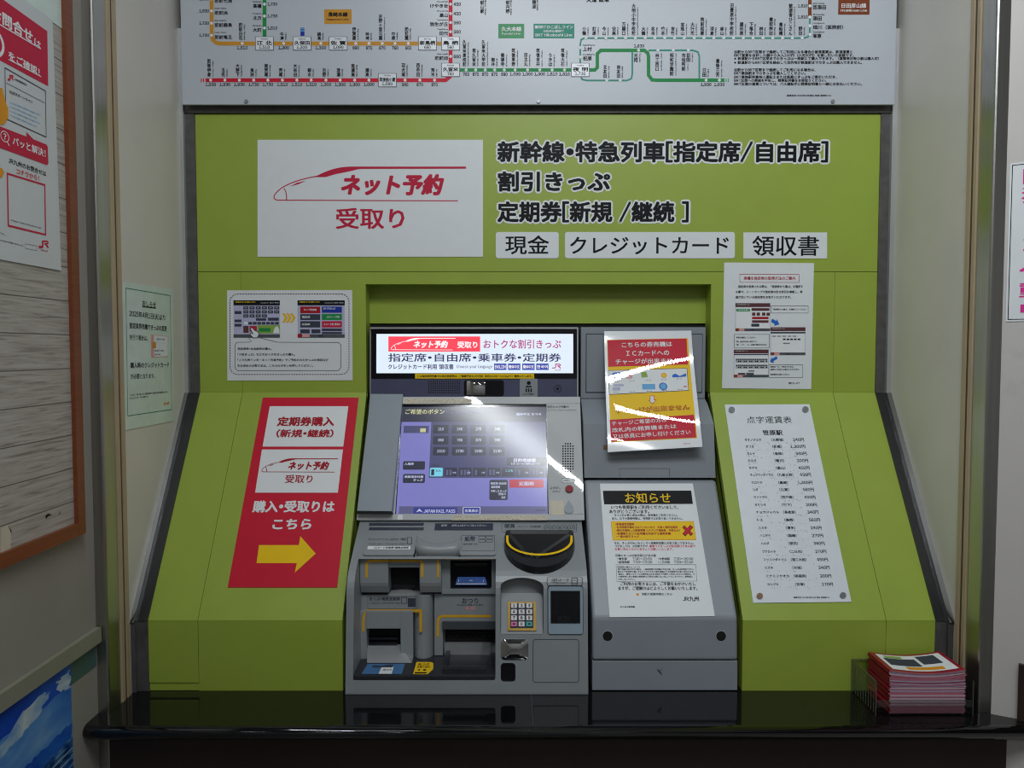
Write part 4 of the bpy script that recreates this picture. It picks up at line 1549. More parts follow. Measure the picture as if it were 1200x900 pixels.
th_ = part('ticket_outlet_housing', tm, _tick, .002)
part('ticket_slot', th_, lambda k: (k.box(PN, 429, 736, 470, 757, 0, .006, 'hole_black'), k.box(PN, 434, 744, 467, 746.5, .006, .016, 'plastic_black'), k.box(PN, 434, 749.5, 467, 751.5, .006, .02, 'plastic_black')))
k = MB()
qa = Plane((0, 1.700, 0), (1, 0, 0), (0, 0, 1))
qb = Plane((0, 1.655, 0), (1, 0, 0), (0, 0, 1))
p1, p2 = qa.pt(*qa.hit(430.5, 755)), qa.pt(*qa.hit(469, 755))
p3, p4 = qb.pt(*qb.hit(482.5, 773)), qb.pt(*qb.hit(430, 773))
zz = TRZ + .0006
p3.z = p4.z = zz
p5, p6 = Vector((p4.x, YN, zz)), Vector((p3.x, YN, zz))
k.add([p1, p2, p3, p4, p5, p6], [[3, 2, 1, 0], [0, 4, 3], [2, 5, 1], [0, 1, 5, 4], [3, 4, 5, 2]], 'aluminium')
k.build('ticket_chute', th_)


def _round(k):
    # upright rounded rib between ticket and change outlets
    Pq = Plane((0, 1.69, 0), (1, 0, 0), (0, 0, 1))
    a, b = Pq.hit(484, 735)[0], Pq.hit(508, 735)[0]
    zA, zB = MZ(696.5, 1.69), TRZ
    n = 12
    pts = [(a + (b - a) * (1 - math.cos(math.pi * i / n)) / 2, YN - .036 * math.sin(math.pi * i / n) ** .8) for i in range(n + 1)]
    vs = [Vector((x, y, zB)) for x, y in pts] + [Vector((x, y, zA)) for x, y in pts]
    k.add(vs, [[i, i + 1, n + 2 + i, n + 1 + i] for i in range(n)] + [list(range(n + 1, 2 * n + 2))], 'machine_grey')


part('rounded_rib', tm, _round)
PQ = Plane((0, 1.690, 0), (1, 0, 0), (0, 0, 1))


def _tl(k):
    k.line(PQ, 'きっぷ・磁気定期券', 433, 701.7, 469, 4, 'ink_slate', .0004)
    k.line(PQ, 'Tickets / Commuter Pass', 433, 706.5, 469, 1.8, 'ink_grey', .0004)
    k.stroke(PQ, [(470.5, 700), (476.5, 700), (476.5, 707), (470.5, 707)], .6, 'ink_slate', .0004, closed=True)
    k.rect(PQ, 477.8, 700.9, 492.5, 711.2, 'ink_slate', .0004)
    k.disk(PQ, 494.5, 710.5, .9, 'ink_slate', .0004, n=8)
    k.stroke(PQ, rpts(431, 699, 499.5, 713.5, 1), .5, 'ink_grey', .0004, closed=True)


part('outlet_lettering', th_, _tl)


# change outlet
def _chg(k):
    block(k, 509, 696, 581.3, 733, 1.694)
    block(k, 509, 733, 519, 768, 1.694)
    block(k, 519, 733, 581.3, 736, 1.700)


cg = part('change_outlet_housing', tm, _chg, .0015)
P4 = Plane((0, 1.694, 0), (1, 0, 0), (0, 0, 1))
part('change_hood', cg, lambda k: k.box(P4, 518.5, 727.5, 581, 736, 0, .008, 'shield_dark'), .001)
part('change_slot', cg, lambda k: (k.box(PN, 522, 735, 581.3, 752, 0, .004, 'hole_black'), [k.box(PN, 527 + 7.5 * i, 742, 531 + 7.5 * i, 744, .004, .009, 'plastic_black') for i in range(7)]))
part('change_lip', cg, lambda k: k.box(PN, 521.5, 751.5, 575, 765, 0, .014, 'aluminium'), .001)
part('change_cup', cg, lambda k: (k.cube(x_at(521, 775, 1.66), x_at(571, 775, 1.66), 1.602, 1.612, TRZ, TRZ + .010, 'tray_black'), k.cube(x_at(521, 775, 1.66), x_at(526, 775, 1.66), 1.612, 1.700, TRZ, TRZ + .010, 'tray_black'),
                                  k.cube(x_at(521, 775, 1.66), x_at(571, 775, 1.66), 1.612, 1.613, TRZ + .010, TRZ + .011, 'ink_grey')), .001)


def _cl(k):
    k.line(P4, 'おつり', 541.3, 704, 560.5, 6.6, 'ink_slate', .0004, bold=.015)
    k.line(P4, 'Change 找零 거스름돈', 535.5, 709, 566, 2.2, 'ink_grey', .0004)
    k.line(P4, '返却', 545, 712.6, 557, 4, 'ink_rose', .0004)


part('change_lettering', cg, _cl)
# clear flap over the change cup
k = MB()
cx_, cz_ = x_at(583, 772, 1.64), MZ(772, 1.64)
n = 14
vs = []
for j in range(3):
    yy = 1.625 + .04 * j
    for i in range(n + 1):
        t = math.pi * (.5 + .5 * i / n)
        vs.append(Vector((cx_ + .037 * math.cos(t), yy, cz_ - .002 + .036 * math.sin(t) * (1 if True else 1))))
k.add(vs, [[j * (n + 1) + i, j * (n + 1) + i + 1, (j + 1) * (n + 1) + i + 1, (j + 1) * (n + 1) + i] for j in range(2) for i in range(n)], 'clear_acrylic')
k.add([Vector((cx_ - .0005, 1.625, cz_ - .002))] + [vs[i] for i in range(n + 1)], [[0, i + 1, i + 2] for i in range(n)], 'clear_acrylic')
fl = k.build('clear_flap', cg)


def _yl(k):
    # yellow guide lines round the outlets
    Pq = Plane((0, 1.672, 0), (1, 0, 0), (0, 0, 1)).up(.0006)
    y_ = 'ink_yellow'
    k.stroke(Pq, [(429.8, 677), (429.8, 660), (432, 657.4), (455, 657.2)], 3, 'guide_yellow', 0)
    k.rect(Plane((0, 1.680, 0), (1, 0, 0), (0, 0, 1)), 455, 655.6, 492, 658.6, 'guide_yellow', .0006)
    k.stroke(Pq, [(494.8, 676.5), (494.8, 660), (494, 657.6), (491, 657.2)], 3, 'guide_yellow', 0)


part('guide_line', tm, _yl)


def _yl(k):
    Pq = Plane((0, 1.672, 0), (1, 0, 0), (0, 0, 1)).up(.0006)
    k.stroke(Pq, [(513.3, 676.5), (513.3, 660), (513.3, 656)], 2.6, 'guide_yellow', 0)
    k.rect(Plane((0, 1.688, 0), (1, 0, 0), (0, 0, 1)), 517.5, 652.6, 577, 655.8, 'guide_yellow', .0006)


part('guide_line', tm, _yl)


def _yl(k):
    P5 = Plane((0, 1.690, 0), (1, 0, 0), (0, 0, 1)).up(.0006)
    k.stroke(P5, [(427, 717), (428.5, 716), (431.5, 715.4), (489, 715.4), (494.6, 715.4)], 3, 'guide_yellow', 0)
    P6 = Plane((0, 1.678, 0), (1, 0, 0), (0, 0, 1)).up(.0006)
    k.stroke(P6, [(425.8, 740), (426, 725), (427.5, 717.5)], 2.8, 'guide_yellow', 0)


part('guide_line', tm, _yl)


def _yl(k):
    P7 = P4.up(.0006)
    k.stroke(P7, [(513, 746), (513.3, 727), (515, 723.3), (518.5, 722), (576, 722)], 3, 'guide_yellow', 0)


part('guide_line', tm, _yl)
k = MB()
Pq = Plane((0, 1.677, 0), (1, 0, 0), (0, 0, 1))
k.box(Pq, 491.6, 713.9, 494.8, 740, 0, .003, 'guide_yellow')
k.box(Pq, 484.2, 713.9, 491.6, 716.9, 0, .003, 'guide_yellow')
k.build('guide_bar', tm)


# stickers on the tray
def _ts(k):
    k.poly(PT, [(423.5, 790), (471, 790), (474.5, 778), (431, 778)], 'sticker_blue', .0004)
    k.poly(PT, [(443.5, 790), (459, 790), (461.5, 781.5), (447.5, 781.5)], 'ink_white', .0008)
    k.poly(PT, [(436, 782.5), (460, 782.5), (461, 779.5), (456, 779), (448, 780.8), (437, 780)], 'ink_slate', .001)
    k.line(PT, 'おつり', 449, 785.5, 459, 2, 'ink_grey', .0012)


part('tray_sticker', tr, _ts)


def _ty(k):
    k.poly(PT, [(484, 790.3), (501, 790.3), (507.5, 784.5), (508, 777.5), (505.5, 776), (488, 775.8)], 'ink_yellow', .0004)
    k.line(PT, 'おつり', 490, 778.8, 503, 2.6, 'ink_black', .0008, bold=.02)
    k.line(PT, 'お取り忘れ', 489, 781.8, 504, 2.4, 'ink_black', .0008, bold=.02)
    k.disk(PT, 491, 785.4, 1.6, 'ink_black', .0008)
    k.disk(PT, 497.5, 785.4, 2, 'ink_black', .0008)
    k.rect(PT, 486, 788, 500, 789.6, 'ink_black', .0008)


part('warning_sticker', tr, _ty)

# ================================================================ service cabinet on the right of the machine
RX0, RX1 = 0.171, 0.481
sc_ = empty('machine_cabinet', ((RX0 + RX1) / 2, 1.75, ZC))
tag(sc_, 'blank grey equipment cabinet standing against the right side of the ticket machine', 'cabinet')
R1, R2 = (1.910, MZ(383.5, 1.91)), (1.910, MZ(467, 1.91))
R3, R4 = (1.825, MZ(497, 1.825)), (1.803, MZ(560, 1.803))
R5, R6, R7 = (1.797, MZ(563.5, 1.797)), (1.613, MZ(724, 1.613)), (1.607, MZ(774, 1.607))
k = MB()
k.extrude_x([R1, R2, (1.95, R2[1]), (1.95, R1[1])], RX0, RX1, 'cabinet_grey')
cb = k.build('upper_box', sc_, bevel=.0015)
PR1 = Plane((0, 1.910, 0), (1, 0, 0), (0, 0, 1))
part('inset_door', sc_, lambda k: (k.box(PR1, 686.5, 391, 823, 460, 0, .0015, 'plastic_black'), k.box(PR1, 687.2, 391.8, 822.3, 459.3, .0, .003, 'cabinet_grey'), k.rect(PR1, 690.5, 395, 819, 456, 'cabinet_grey', .0032)), .0008)
k = MB()
crv = bez((R2[0], R2[1] - .001), (R2[0] - .03, R2[1] - .012), (R3[0] + .012, R3[1] + .012), R3, 8)
k.extrude_x(crv + [R4, (1.95, R4[1]), (1.95, R2[1] - .001)], RX0, RX1, 'cabinet_grey')
cv = k.build('curved_cover', sc_)
PR4 = yz_plane(R3, R4)
part('outline', cv, lambda k: k.stroke(PR4, [(726, 559), (726, 549), (784.5, 549), (784.5, 559)], .5, 'ink_grey', .0004))
part('catch', cv, lambda k: k.box(PR4, 707, 521.5, 712, 526.5, 0, .002, 'rust_screw'))
k = MB()
k.extrude_x([R5, R6, R7, (1.95, R7[1]), (1.95, R5[1])], RX0, RX1, 'cabinet_grey')
ld_ = k.build('sloped_lid', sc_, bevel=.006, seg=3)
PR6 = yz_plane(R6, R7)
for x in (712, 845):
    k = MB()
    k.disk(PR6, x, 745.3, 6.5, 'ink_pale', .0004, n=24)
    k.disk(PR6, x, 745.3, 5.8, 'hole_black', .0008, n=24)
    k.build('lock_hole', ld_)
k = MB()
k.extrude_x([(1.609, R7[1] - .002), (1.607, ZC + .001), (1.95, ZC + .001), (1.95, R7[1] - .002)], RX0, RX1, 'cabinet_grey')
ft = k.build('base_panel', sc_, bevel=.001)
PR8 = Plane((0, 1.6065, 0), (1, 0, 0), (0, 0, 1))
part('scuff', ft, lambda k: (k.stroke(PR8, [(770.5, 784), (775.5, 789.5)], 1, 'ink_grey', .0005), k.stroke(PR8, [(776, 783.5), (772, 786.5)], .6, 'ink_grey', .0005)))
# ================================================================ papers and plates on the green panels
# how-to notice with two screen pictures (left)
o, P, k = sheet('instruction_notice', 'white laminated notice with two screen pictures and dashed border above the red sign', 'notice', PU,
                [(266.3, 340.3), (412.8, 340), (413.4, 445.6), (266.7, 446)], 'laminate')
k.stroke(P, rpts(269.6, 344.5, 409, 438.8, 9), .9, 'ink_maroon', IW, closed=True, dash=(2.0, 1.1))
w2, w3 = IW + .0003, IW + .0006
for x0, x1 in ((273.8, 328), (348.8, 404)):
    k.rect(P, x0, 352, x1, 395.7, 'ink_lilac', IW)
    k.rect(P, x0, 352, x1, 357.8, 'ink_black', w2)
    k.line(P, 'ご希望のボタンをお選びください', x0 + 2, 354, x0 + 26, 1.7, 'ink_yellow', w3)
    k.line(P, 'English 簡体 繁体', x0 + 32, 355, x1 - 1, 1.7, 'ink_pale', w3)
    k.rect(P, x0, 391.8, x1, 395.7, 'ink_grey', w2)
for j in range(3):
    for i in range(6 if j < 2 else 4):
        x, y = 285.3 + 7.2 * i, 359 + 4.7 * j
        k.rect(P, x, y, x + 6, y + 3.6, 'ink_slate', w2)
        k.rect(P, x + 1.5, y + 1.4, x + 4.4, y + 2.2, 'ink_pale', w3)
for i in range(8):
    k.rect(P, 286 + 5.2 * i, 377.3, 290.4 + 5.2 * i, 380.4, 'ink_white' if i == 0 else 'ink_slate', w2)
for r_ in ((275, 364.5, 283, 368), (275, 374.5, 283, 377.5), (275, 379.5, 283, 382.7), (300, 373, 312, 375.8), (314, 372.3, 326.8, 375.8)):
    k.rect(P, *r_, 'ink_slate', w2)
k.rect(P, 285.3, 382, 291.5, 390, 'ink_maroon', w2)
k.rect(P, 292.5, 382, 301, 388.5, 'ink_crimson', w2)
k.rect(P, 302, 381, 328, 390.8, 'ink_leaf', w2)
k.rect(P, 304, 384.5, 317, 388.5, 'ink_green', w3)
k.poly(P, [(320, 390.5), (322, 384), (325, 382), (327, 385), (327.8, 390.5)], 'ink_cream' if 'ink_cream' in MATS else 'ink_white', w3)
# pointing hand
k.poly(P, [(293, 384), (296, 383.5), (299, 387), (303, 388.5), (304, 392), (302, 396), (297, 396.3), (294, 393.5), (292.6, 390.5), (295, 390), (296.2, 391), (293, 386)], 'ink_slate', w3 + .0001)
k.poly(P, [(293.7, 384.8), (295.8, 384.4), (298.6, 387.8), (302.4, 389.2), (303.2, 392), (301.5, 395.3), (297.3, 395.6), (294.6, 393), (293.6, 390.9), (295, 390.6), (296.8, 392), (297, 391)], 'ink_white', w3 + .0003)
for i in range(3):
    x = 330.7 + 4.6 * i
    k.poly(P, [(x, 367.3), (x + 2.8, 367.3), (x + 6.2, 372.5), (x + 2.8, 378), (x, 378), (x + 3, 372.5)], 'ink_orange', IW)
    k.poly(P, [(x + .4, 367.8), (x + 2.5, 367.8), (x + 5.6, 372.5), (x + 2.5, 377.5), (x + .4, 377.5), (x + 3.4, 372.5)], 'ink_yellow', w2)
for x0, y0, x1, y1, m in ((352, 359.3, 375.3, 367, 'ink_dark_red'), (377.3, 359.3, 400.7, 366.5, 'ink_royal'), (352, 368.2, 375.3, 375, 'ink_slate'), (377.3, 368, 400.7, 375, 'ink_green'),
                          (352, 376.4, 375.3, 383.7, 'ink_slate'), (377.3, 376.4, 400.7, 383.7, 'ink_crimson'), (352, 386, 363, 390.6, 'ink_slate'), (365, 386, 375.6, 390.6, 'ink_slate'), (377.3, 385, 400.7, 388, 'ink_slate'), (377.3, 389, 400.7, 391.5, 'ink_slate')):
    k.rect(P, x0, y0, x1, y1, m, w2)
for st, x0, yc, x1 in (('ネット予約受取', 356, 363, 371), ('おトクなきっぷ', 379, 361.5, 393), ('指定席', 354, 371.5, 363.5), ('自由席', 354, 380, 363.5), ('ＱＲコード予約', 383, 371.5, 398), ('ネット予約 受取り', 379.5, 380, 399)):
    k.line(P, st, x0, yc, x1, 2.6, 'ink_white', w3)
k.disk(P, 351.6, 393.3, 2.6, 'ink_dark_red', w3, n=10)
k.rect(P, 353, 392, 363, 395, 'ink_rose', w3)
k.rect(P, 373, 392.2, 379, 395, 'ink_slate', w3)
k.stroke(P, [(293, 400.9), (278, 401.1), (275.4, 404), (275.4, 431), (278.5, 434.3), (396.5, 434.3), (399.5, 431), (399.5, 404), (396.5, 401.3), (325, 401), (305, 396)], .55, 'ink_slate', IW)
k.stroke(P, [(294.6, 400.8), (289, 391.5)], .55, 'ink_slate', IW)
for st, x1, yc in (('指定席券・自由席券の購入。', 318.5, 408.7), ('「２枚きっぷ」などのおトクなきっぷの購入。', 346, 415.3), ('「ＪＲ九州インターネット列車予約」でご予約されたきっぷの受取など', 385, 421.8), ('をお求めのお客さまは、こちらのボタンを押してください。', 367, 428.5)):
    k.line(P, st, 278.3, yc, x1, 3, 'ink_black', IW)
k.build('printed_artwork', o)

# seat notice (right)
o, P, k = sheet('seat_notice', 'white paper notice with three screen pictures and blue arrows above the braille plate', 'notice', PU,
                [(848.5, 307.7), (953.6, 308.4), (950.4, 456), (846, 455)], 'paper')
k.stroke(P, [(867, 321.4), (936.3, 321.6), (936.3, 331), (867, 330.8)], .5, 'ink_dark_red', IW, closed=True)
k.line(P, '席種を指定席の取得方法のご案内', 871.5, 326.1, 932, 4, 'ink_dark_red', IW, bold=.02)
for st, x0, yc, x1 in (('指定席を取得される際は、「座席表から選ぶ」を選択す', 865, 335.8, 941), ('る事で、シートマップで指定席の空き状況を確認し、希', 862, 342, 940.5), ('望が空いている指定席をお取りいただけます。', 862, 348.2, 927)):
    k.line(P, st, x0, yc, x1, 3.1, 'ink_black', IW)
for n_, (x0, y0) in enumerate(((861.7, 355.3), (902.9, 383.5), (859.8, 409.6))):
    x1, y1 = x0 + 40.8, y0 + 32.6
    k.rect(P, x0, y0, x1, y1, 'ink_lilac', IW)
    k.rect(P, x0 + .6, y0 + 4.4, x1 - .6, y1 - 3, 'ink_white', w2)
    k.rect(P, x0, y0, x1, y0 + 4.6, 'ink_maroon', w2)
    k.line(P, 'ご希望の座席をお選びください', x0 + 1.5, y0 + 1.6, x0 + 17, 1.4, 'ink_pale', w3)
    k.rect(P, x0, y1 - 3, x1, y1, 'ink_grey', w2)
    k.rect(P, x0 + .3, y1 - 3.2, x0 + 4, y1, 'ink_brown', w3)
    k.rect(P, x0 + 4.2, y1 - 2.6, x0 + 10.5, y1 - .2, 'ink_rose', w3)
    k.rect(P, x0 + 18, y1 - 2.4, x0 + 22, y1 - .5, 'ink_slate', w3)
    if n_ == 0:
        k.rect(P, x0 + .8, y0 + 6.5, x0 + 17.5, y0 + 9.8, 'ink_midgreen', w3, r=1.6)
        k.line(P, '大人1名', x0 + 3.5, y0 + 8.1, x0 + 14.5, 1.8, 'ink_white', w3 + .0003)
        k.rect(P, x0 + 18.8, y0 + 5.8, x1 - 1, y0 + 9, 'ink_maroon', w3)
        for q in range(4):
            k.rect(P, x0 + 19.5 + 5.3 * q + (1 if q > 1 else 0), y0 + 11, x0 + 23.5 + 5.3 * q + (1 if q > 1 else 0), y0 + 14.6, 'ink_maroon', w3)
        k.rect(P, x0 + 19.5, y0 + 16, x1 - 2, y0 + 18.7, 'ink_dark_red', w3)
        k.rect(P, x0 + 19.5, y0 + 20, x1 - 2, y0 + 23, 'ink_maroon', w3)
        k.rect(P, x0 + 18.5, y0 + 24, x0 + 28, y0 + 27.5, 'ink_slate', w3, r=1.2)
    elif n_ == 1:
        k.rect(P, x0, y0 + 5.5, x1, y0 + 7.2, 'ink_slate', w3)
        for q in range(5):
            k.rect(P, x0 + 14.5 + 4.3 * q, y0 + 13.3, x0 + 17.6 + 4.3 * q, y0 + 15, 'ink_black', w3)
            k.line(P, '窓側', x0 + 2 + 6 * q, y0 + 10.5, x0 + 6 + 6 * q, 1.4, 'ink_grey', w3)
        k.line(P, '通路側', x0 + 14.5, y0 + 18.8, x0 + 22.5, 1.5, 'ink_grey', w3)
    else:
        k.rect(P, x0, y0 + 5.2, x1, y0 + 6.5, 'ink_slate', w3)
        for q in (0, 1):
            k.rect(P, x0 + 2, y0 + 10.6 + 7 * q, x1 - 1.5, y0 + 15.3 + 7 * q, 'ink_pale', w3)
            for t in range(17):
                k.rect(P, x0 + 2.6 + 2.2 * t, y0 + 11 + 7 * q, x0 + 4.2 + 2.2 * t, y0 + 12.6 + 7 * q, 'ink_slate', w3 + .0002)
                if t % 3:
                    k.rect(P, x0 + 2.6 + 2.2 * t, y0 + 13.2 + 7 * q, x0 + 4.2 + 2.2 * t, y0 + 14.7 + 7 * q, 'ink_black', w3 + .0002)
        k.rect(P, x0 + 17, y0 + 24.6, x0 + 24, y0 + 25.8, 'ink_slate', w3)
        k.rect(P, x0 + 5, y0 + 27.4, x0 + 13.5, y0 + 29.3, 'ink_maroon', w3)
        k.rect(P, x0 + 14.5, y0 + 27.2, x0 + 23.5, y0 + 29.6, 'ink_grey', w3)
for x0, y0, x1, y1 in ((903.5, 358.5, 947, 366.8), (860.5, 391.8, 901.5, 407.8), (901, 427.4, 940.7, 442.3)):
    k.stroke(P, [(x0, y0), (x1, y0), (x1, y1), (x0, y1)], .45, 'ink_grey', IW, closed=True)
for st, x0, yc, x1 in (('「座席表から選ぶ」を選択してください', 905.5, 362.5, 945), ('号車を選択してください。', 862.5, 395.5, 886), ('「普」自由席は赤い表示です。', 862.5, 400.3, 887), ('「指」「グ」「Ａ」の順で表示が出ます。', 862.5, 404, 899),
                       ('座席は「○」で表示されます。', 902.8, 429.8, 930.5), ('座席をご自由にお選びいただけます。', 902.8, 433, 937), ('指定席券をお取りください。', 902.8, 438.8, 925.5)):
    k.line(P, st, x0, yc, x1, 2, 'ink_black', IW)
k.poly(P, [(904.8, 373.5), (909.5, 376), (910.4, 374), (913, 380), (907, 381.6), (907.8, 379.5), (903.4, 377)], 'ink_blue', w3)
k.poly(P, [(911.3, 420), (906, 423), (907, 425), (902.3, 424), (904, 418.6), (904.8, 420.4), (909.8, 417.3)], 'ink_blue', w3)
k.line(P, '営01.27', 924, 449, 937, 2.4, 'ink_black', IW, bold=.02)
k.build('printed_artwork', o)

# red arrow sign on the left slope
o, P, k = sheet('arrow_sign', 'tall red sign with yellow arrow on the left green slope', 'sign', PS,
                [(308.2, 466.2), (420.3, 466.2), (395.2, 688.6), (267, 688.6)], 'ink_red')
k.poly(P, [(316.2, 476.1), (408.2, 476.1), (402.3, 523.4), (307.8, 523.4)], 'ink_white', IW)
k.poly(P, [(307, 526.8), (401.9, 526.8), (396, 577.4), (299, 577.4)], 'ink_white', IW)
k.line(P, '定期券購入', 325.3, 494, 392, 11, 'ink_dark_red', w3, bold=.035)
k.line(P, '（新規・継続）', 324, 508, 391, 9.6, 'ink_dark_red', w3, bold=.03)
train_mark(k, P, 306.5, 537.2, 396.4, 553.6, 'ink_dark_red', w3, .7)
k.line(P, '受取り', 334.4, 561.3, 366.5, 9.6, 'ink_dark_red', w3, bold=.015)
k.line(P, '購入・受取りは', 296.4, 593.6, 392.2, 14, 'ink_white', IW, bold=.035)
k.line(P, 'こちら', 319.6, 614.2, 365.2, 12.6, 'ink_white', IW, bold=.035)
k.poly(P, [(300.7, 660), (303.6, 638.8), (350.3, 638.8), (352, 628.3), (370, 648.8), (345.5, 671), (347.8, 660)], 'ink_yellow', IW)
k.build('printed_artwork', o)

# braille fare plate on the right slope
o, P, k = sheet('braille_fare_plate', 'white braille fare plate screwed to the right green slope', 'sign', PS,
                [(849, 474.6), (948.2, 474.2), (997.3, 705.6), (882.3, 706.8)], 'plate_white', t=.002)
k.line(P, '点字運賃表', 875, 492, 927.7, 8, 'ink_black', IW)
k.line(P, '笹原駅', 893.7, 507, 917, 6, 'ink_black', IW)
ROWS = [(515.4, 'オオノジョウ', '大野城', '240円'), (523.4, 'オリオ', '折尾', '1,300円'), (531.6, 'カシイ', '香椎', '340円'), (539.8, 'カスガ', '春日', '200円'), (548.4, 'キヤマ', '基山', '450円'), (556.4, 'キュウサンダイマエ', '九産大前', '450円'),
        (565.6, 'クロサキ', '黒崎', '1,300円'), (573.8, 'コガ', '古賀', '560円'), (582.7, 'サイトザキ', '西戸崎', '450円'), (591.6, 'タケシタ', '竹下', '200円'), (600.2, 'チョウジャバル', '長者原', '340円'), (609.3, 'トス', '鳥栖', '560円'), (618.6, 'ハカタ', '博多', '240円'),
        (627.7, 'ハコザキ', '箱崎', '270円'), (636.8, 'ハルダ', '原田', '340円'), (646.4, 'フツカイチ', '二日市', '270円'), (655.8, 'フッコウダイマエ', '福工大前', '450円'), (665.2, 'ミズキ', '水城', '240円'), (675, 'ミナミフクオカ', '南福岡', '200円'), (684.7, 'ヨシヅカ', '吉塚', '270円')]
rb = random.Random(11)
for yc, a, b, c in ROWS:
    t = (yc - 515.4) / (684.7 - 515.4)
    xa, xb, xc = 872.6 + 26.6 * t, 903.7 + 28 * t, 942 + 34 * t
    L = 3.2 * len(a) if len(a) < 7 else 27
    k.line(P, a, xa, yc, xa + L * (1 if len(a) < 7 else 1), 3.2, 'ink_black', IW)
    wb = 3.6 * len(b) + 4
    xb2 = xb if len(a) < 8 else xa + 32
    k.line(P, '(' + b + ')', xb2, yc, xb2 + wb, 3.6, 'ink_black', IW)
    k.line(P, c, xc - (13 if len(c) < 5 else 17.5), yc, xc, 4, 'ink_black', IW)
    for i in range(44):
        if rb.random() < .38:
            k.disk(P, xa + 1 + 1.25 * i + (4 if i > 14 else 0), yc + 3.0 + rb.choice((0, 1.2, 2.2)), .42, 'ink_pale' if rb.random() < .6 else 'ink_grey', IW, n=6)
k.line(P, '運賃改定 2025年4月01日 現在 笹原駅 01', 930, 700.2, 972, 2, 'ink_black', IW)
k.build('lettering', o)
for x, y, m in ((857.2, 480.6, 'steel_screw'), (943.5, 480.2, 'steel_screw'), (890, 698.6, 'rust_screw'), (987.4, 697.8, 'steel_screw')):
    q = MB()
    q.prism(P, [(x + 3.7 * math.cos(t * math.pi / 9), y + 3.5 * math.sin(t * math.pi / 9)) for t in range(18)], 0, .003, m)
    s_ = q.build('screw', o, bevel=.0012)

# ================================================================ papers on the grey cabinet
PRL = yz_plane(R5, R6)
o, P, k = sheet('announcement_notice', 'white notice with black header bar on the sloped cabinet lid', 'notice', PRL,
                [(703, 567), (811.8, 566.8), (837.5, 722.3), (714.3, 723.5)], 'paper')
k.poly(P, [(706.4, 575.2), (809.9, 575), (812, 590.6), (708, 591)], 'ink_black', IW)
k.line(P, 'お知らせ', 732.4, 583.6, 785.8, 12, 'ink_yellow', w2 + .0002, bold=.012)
B_ = 'ink_black'
for st, x0, yc, x1, h, m in (
        ('いつも笹原駅をご利用くださいまして、', 716, 594.4, 795, 4.4, B_), ('ありがとうございます。', 714, 599.4, 760.7, 4.4, B_), ('きっぷをお買い求めの際は、券売機をご利用ください。', 719.8, 603.8, 794, 2.9, B_), ('また、以下の乗車券類は、笹原駅ではお取り扱いできません。', 717.3, 607.6, 799.8, 2.9, B_),
        ('なお、きっぷの払いもどしや一部乗車変更はお取り扱いできません。', 719.8, 636.4, 813, 3, B_), ('つきましては、お手数ですが、', 720.4, 640, 760, 3, B_), ('最寄りのきっぷの販売窓口がある駅で', 761, 640, 815, 3, 'ink_red'), ('お買い求めくださいますようお願いいたします。', 720.6, 643.5, 788.7, 3, 'ink_red'),
        ('近隣のきっぷの販売窓口がある駅', 721, 651, 768.8, 3, B_),
        ('・博多駅', 723.3, 654.9, 735, 3, B_), ('7:00～22:00', 741.4, 654.9, 764, 3, B_), ('・大野城駅', 771, 654.9, 785, 3, B_), ('7:30～20:00', 789.6, 654.9, 812.2, 3, B_),
        ('・南福岡駅', 723.5, 658.8, 738, 3, B_), ('7:30～19:00', 741.8, 658.8, 764.3, 3, B_), ('・二日市駅', 771.2, 658.8, 785.2, 3, B_), ('7:30～20:00', 789.8, 658.8, 812.4, 3, B_),
        ('【定期券の購入について】', 723.5, 664.5, 749.5, 2.1, 'ink_slate'), ('窓口営業が終日不在の駅は、一部時間帯に券売機が不在の駅、きっぷの販売窓口がない', 724, 667.2, 813, 2.1, 'ink_slate'), ('駅などで定期券を購入することができない駅を通勤とする定期券をお買い求めになる', 724, 670, 812.5, 2.1, 'ink_slate'),
        ('場合に、最寄りのきっぷの販売窓口がある駅まで列車をご利用いただいた場合は、そ', 724.3, 672.8, 814, 2.1, 'ink_slate'), ('の乗車券に係る運賃は後精算など発生の際に払い戻しいたしますので、乗降駅に', 724.5, 675.7, 812, 2.1, 'ink_slate'), ('お申し出ください。', 724.6, 678.9, 744, 2.1, 'ink_slate'),
        ('ご利用のお客さまには、ご不便をおかけいたし', 727, 684.2, 815, 4.4, B_), ('ますが、ご理解のほどよろしくお願いいたします。', 724.6, 689.4, 817.2, 4.4, B_),
        ('他駅の営業時間はこちら', 752, 696.2, 787.5, 3, B_), ('JR九州の駅情報', 726.5, 711.2, 744, 2, B_), ('JR九州', 800, 701.8, 819, 5.6, B_)):
    k.line(P, st, x0, yc, x1, h, m, IW, bold=.015 if h > 2.5 and h < 4 else 0)
k.poly(P, [(715.8, 610.8), (812.8, 610.8), (815.9, 632.9), (717.9, 633.3)], 'ink_orange', IW)
k.poly(P, [(716.3, 611.3), (812.3, 611.3), (815.2, 632.4), (718.4, 632.8)], 'ink_yellow', w2)
for st, x1, yc in (('・新規通学定期券', 743, 614.4), ('・在学期間が確定されていないなど、を除く通学定期券', 794, 618), ('・割引を適用した乗車券類（ジパング倶楽部、学割など）', 796.5, 621.7), ('・各種割引などの証明書を利用する乗車券類', 786, 625.4), ('・一部の割引きっぷ', 748.5, 628.9)):
    k.line(P, st, 721 + (yc - 614) * .1, yc, x1, 3, 'ink_dark_red', w3)
k.stroke(P, [(800.8, 617), (810.8, 627)], 4, 'ink_black', w3)
k.stroke(P, [(810.4, 616.6), (801.4, 627.2)], 4, 'ink_black', w3 + .00005)
k.stroke(P, [(801.3, 617.5), (810.3, 626.5)], 3, 'ink_red', w3 + .0002)
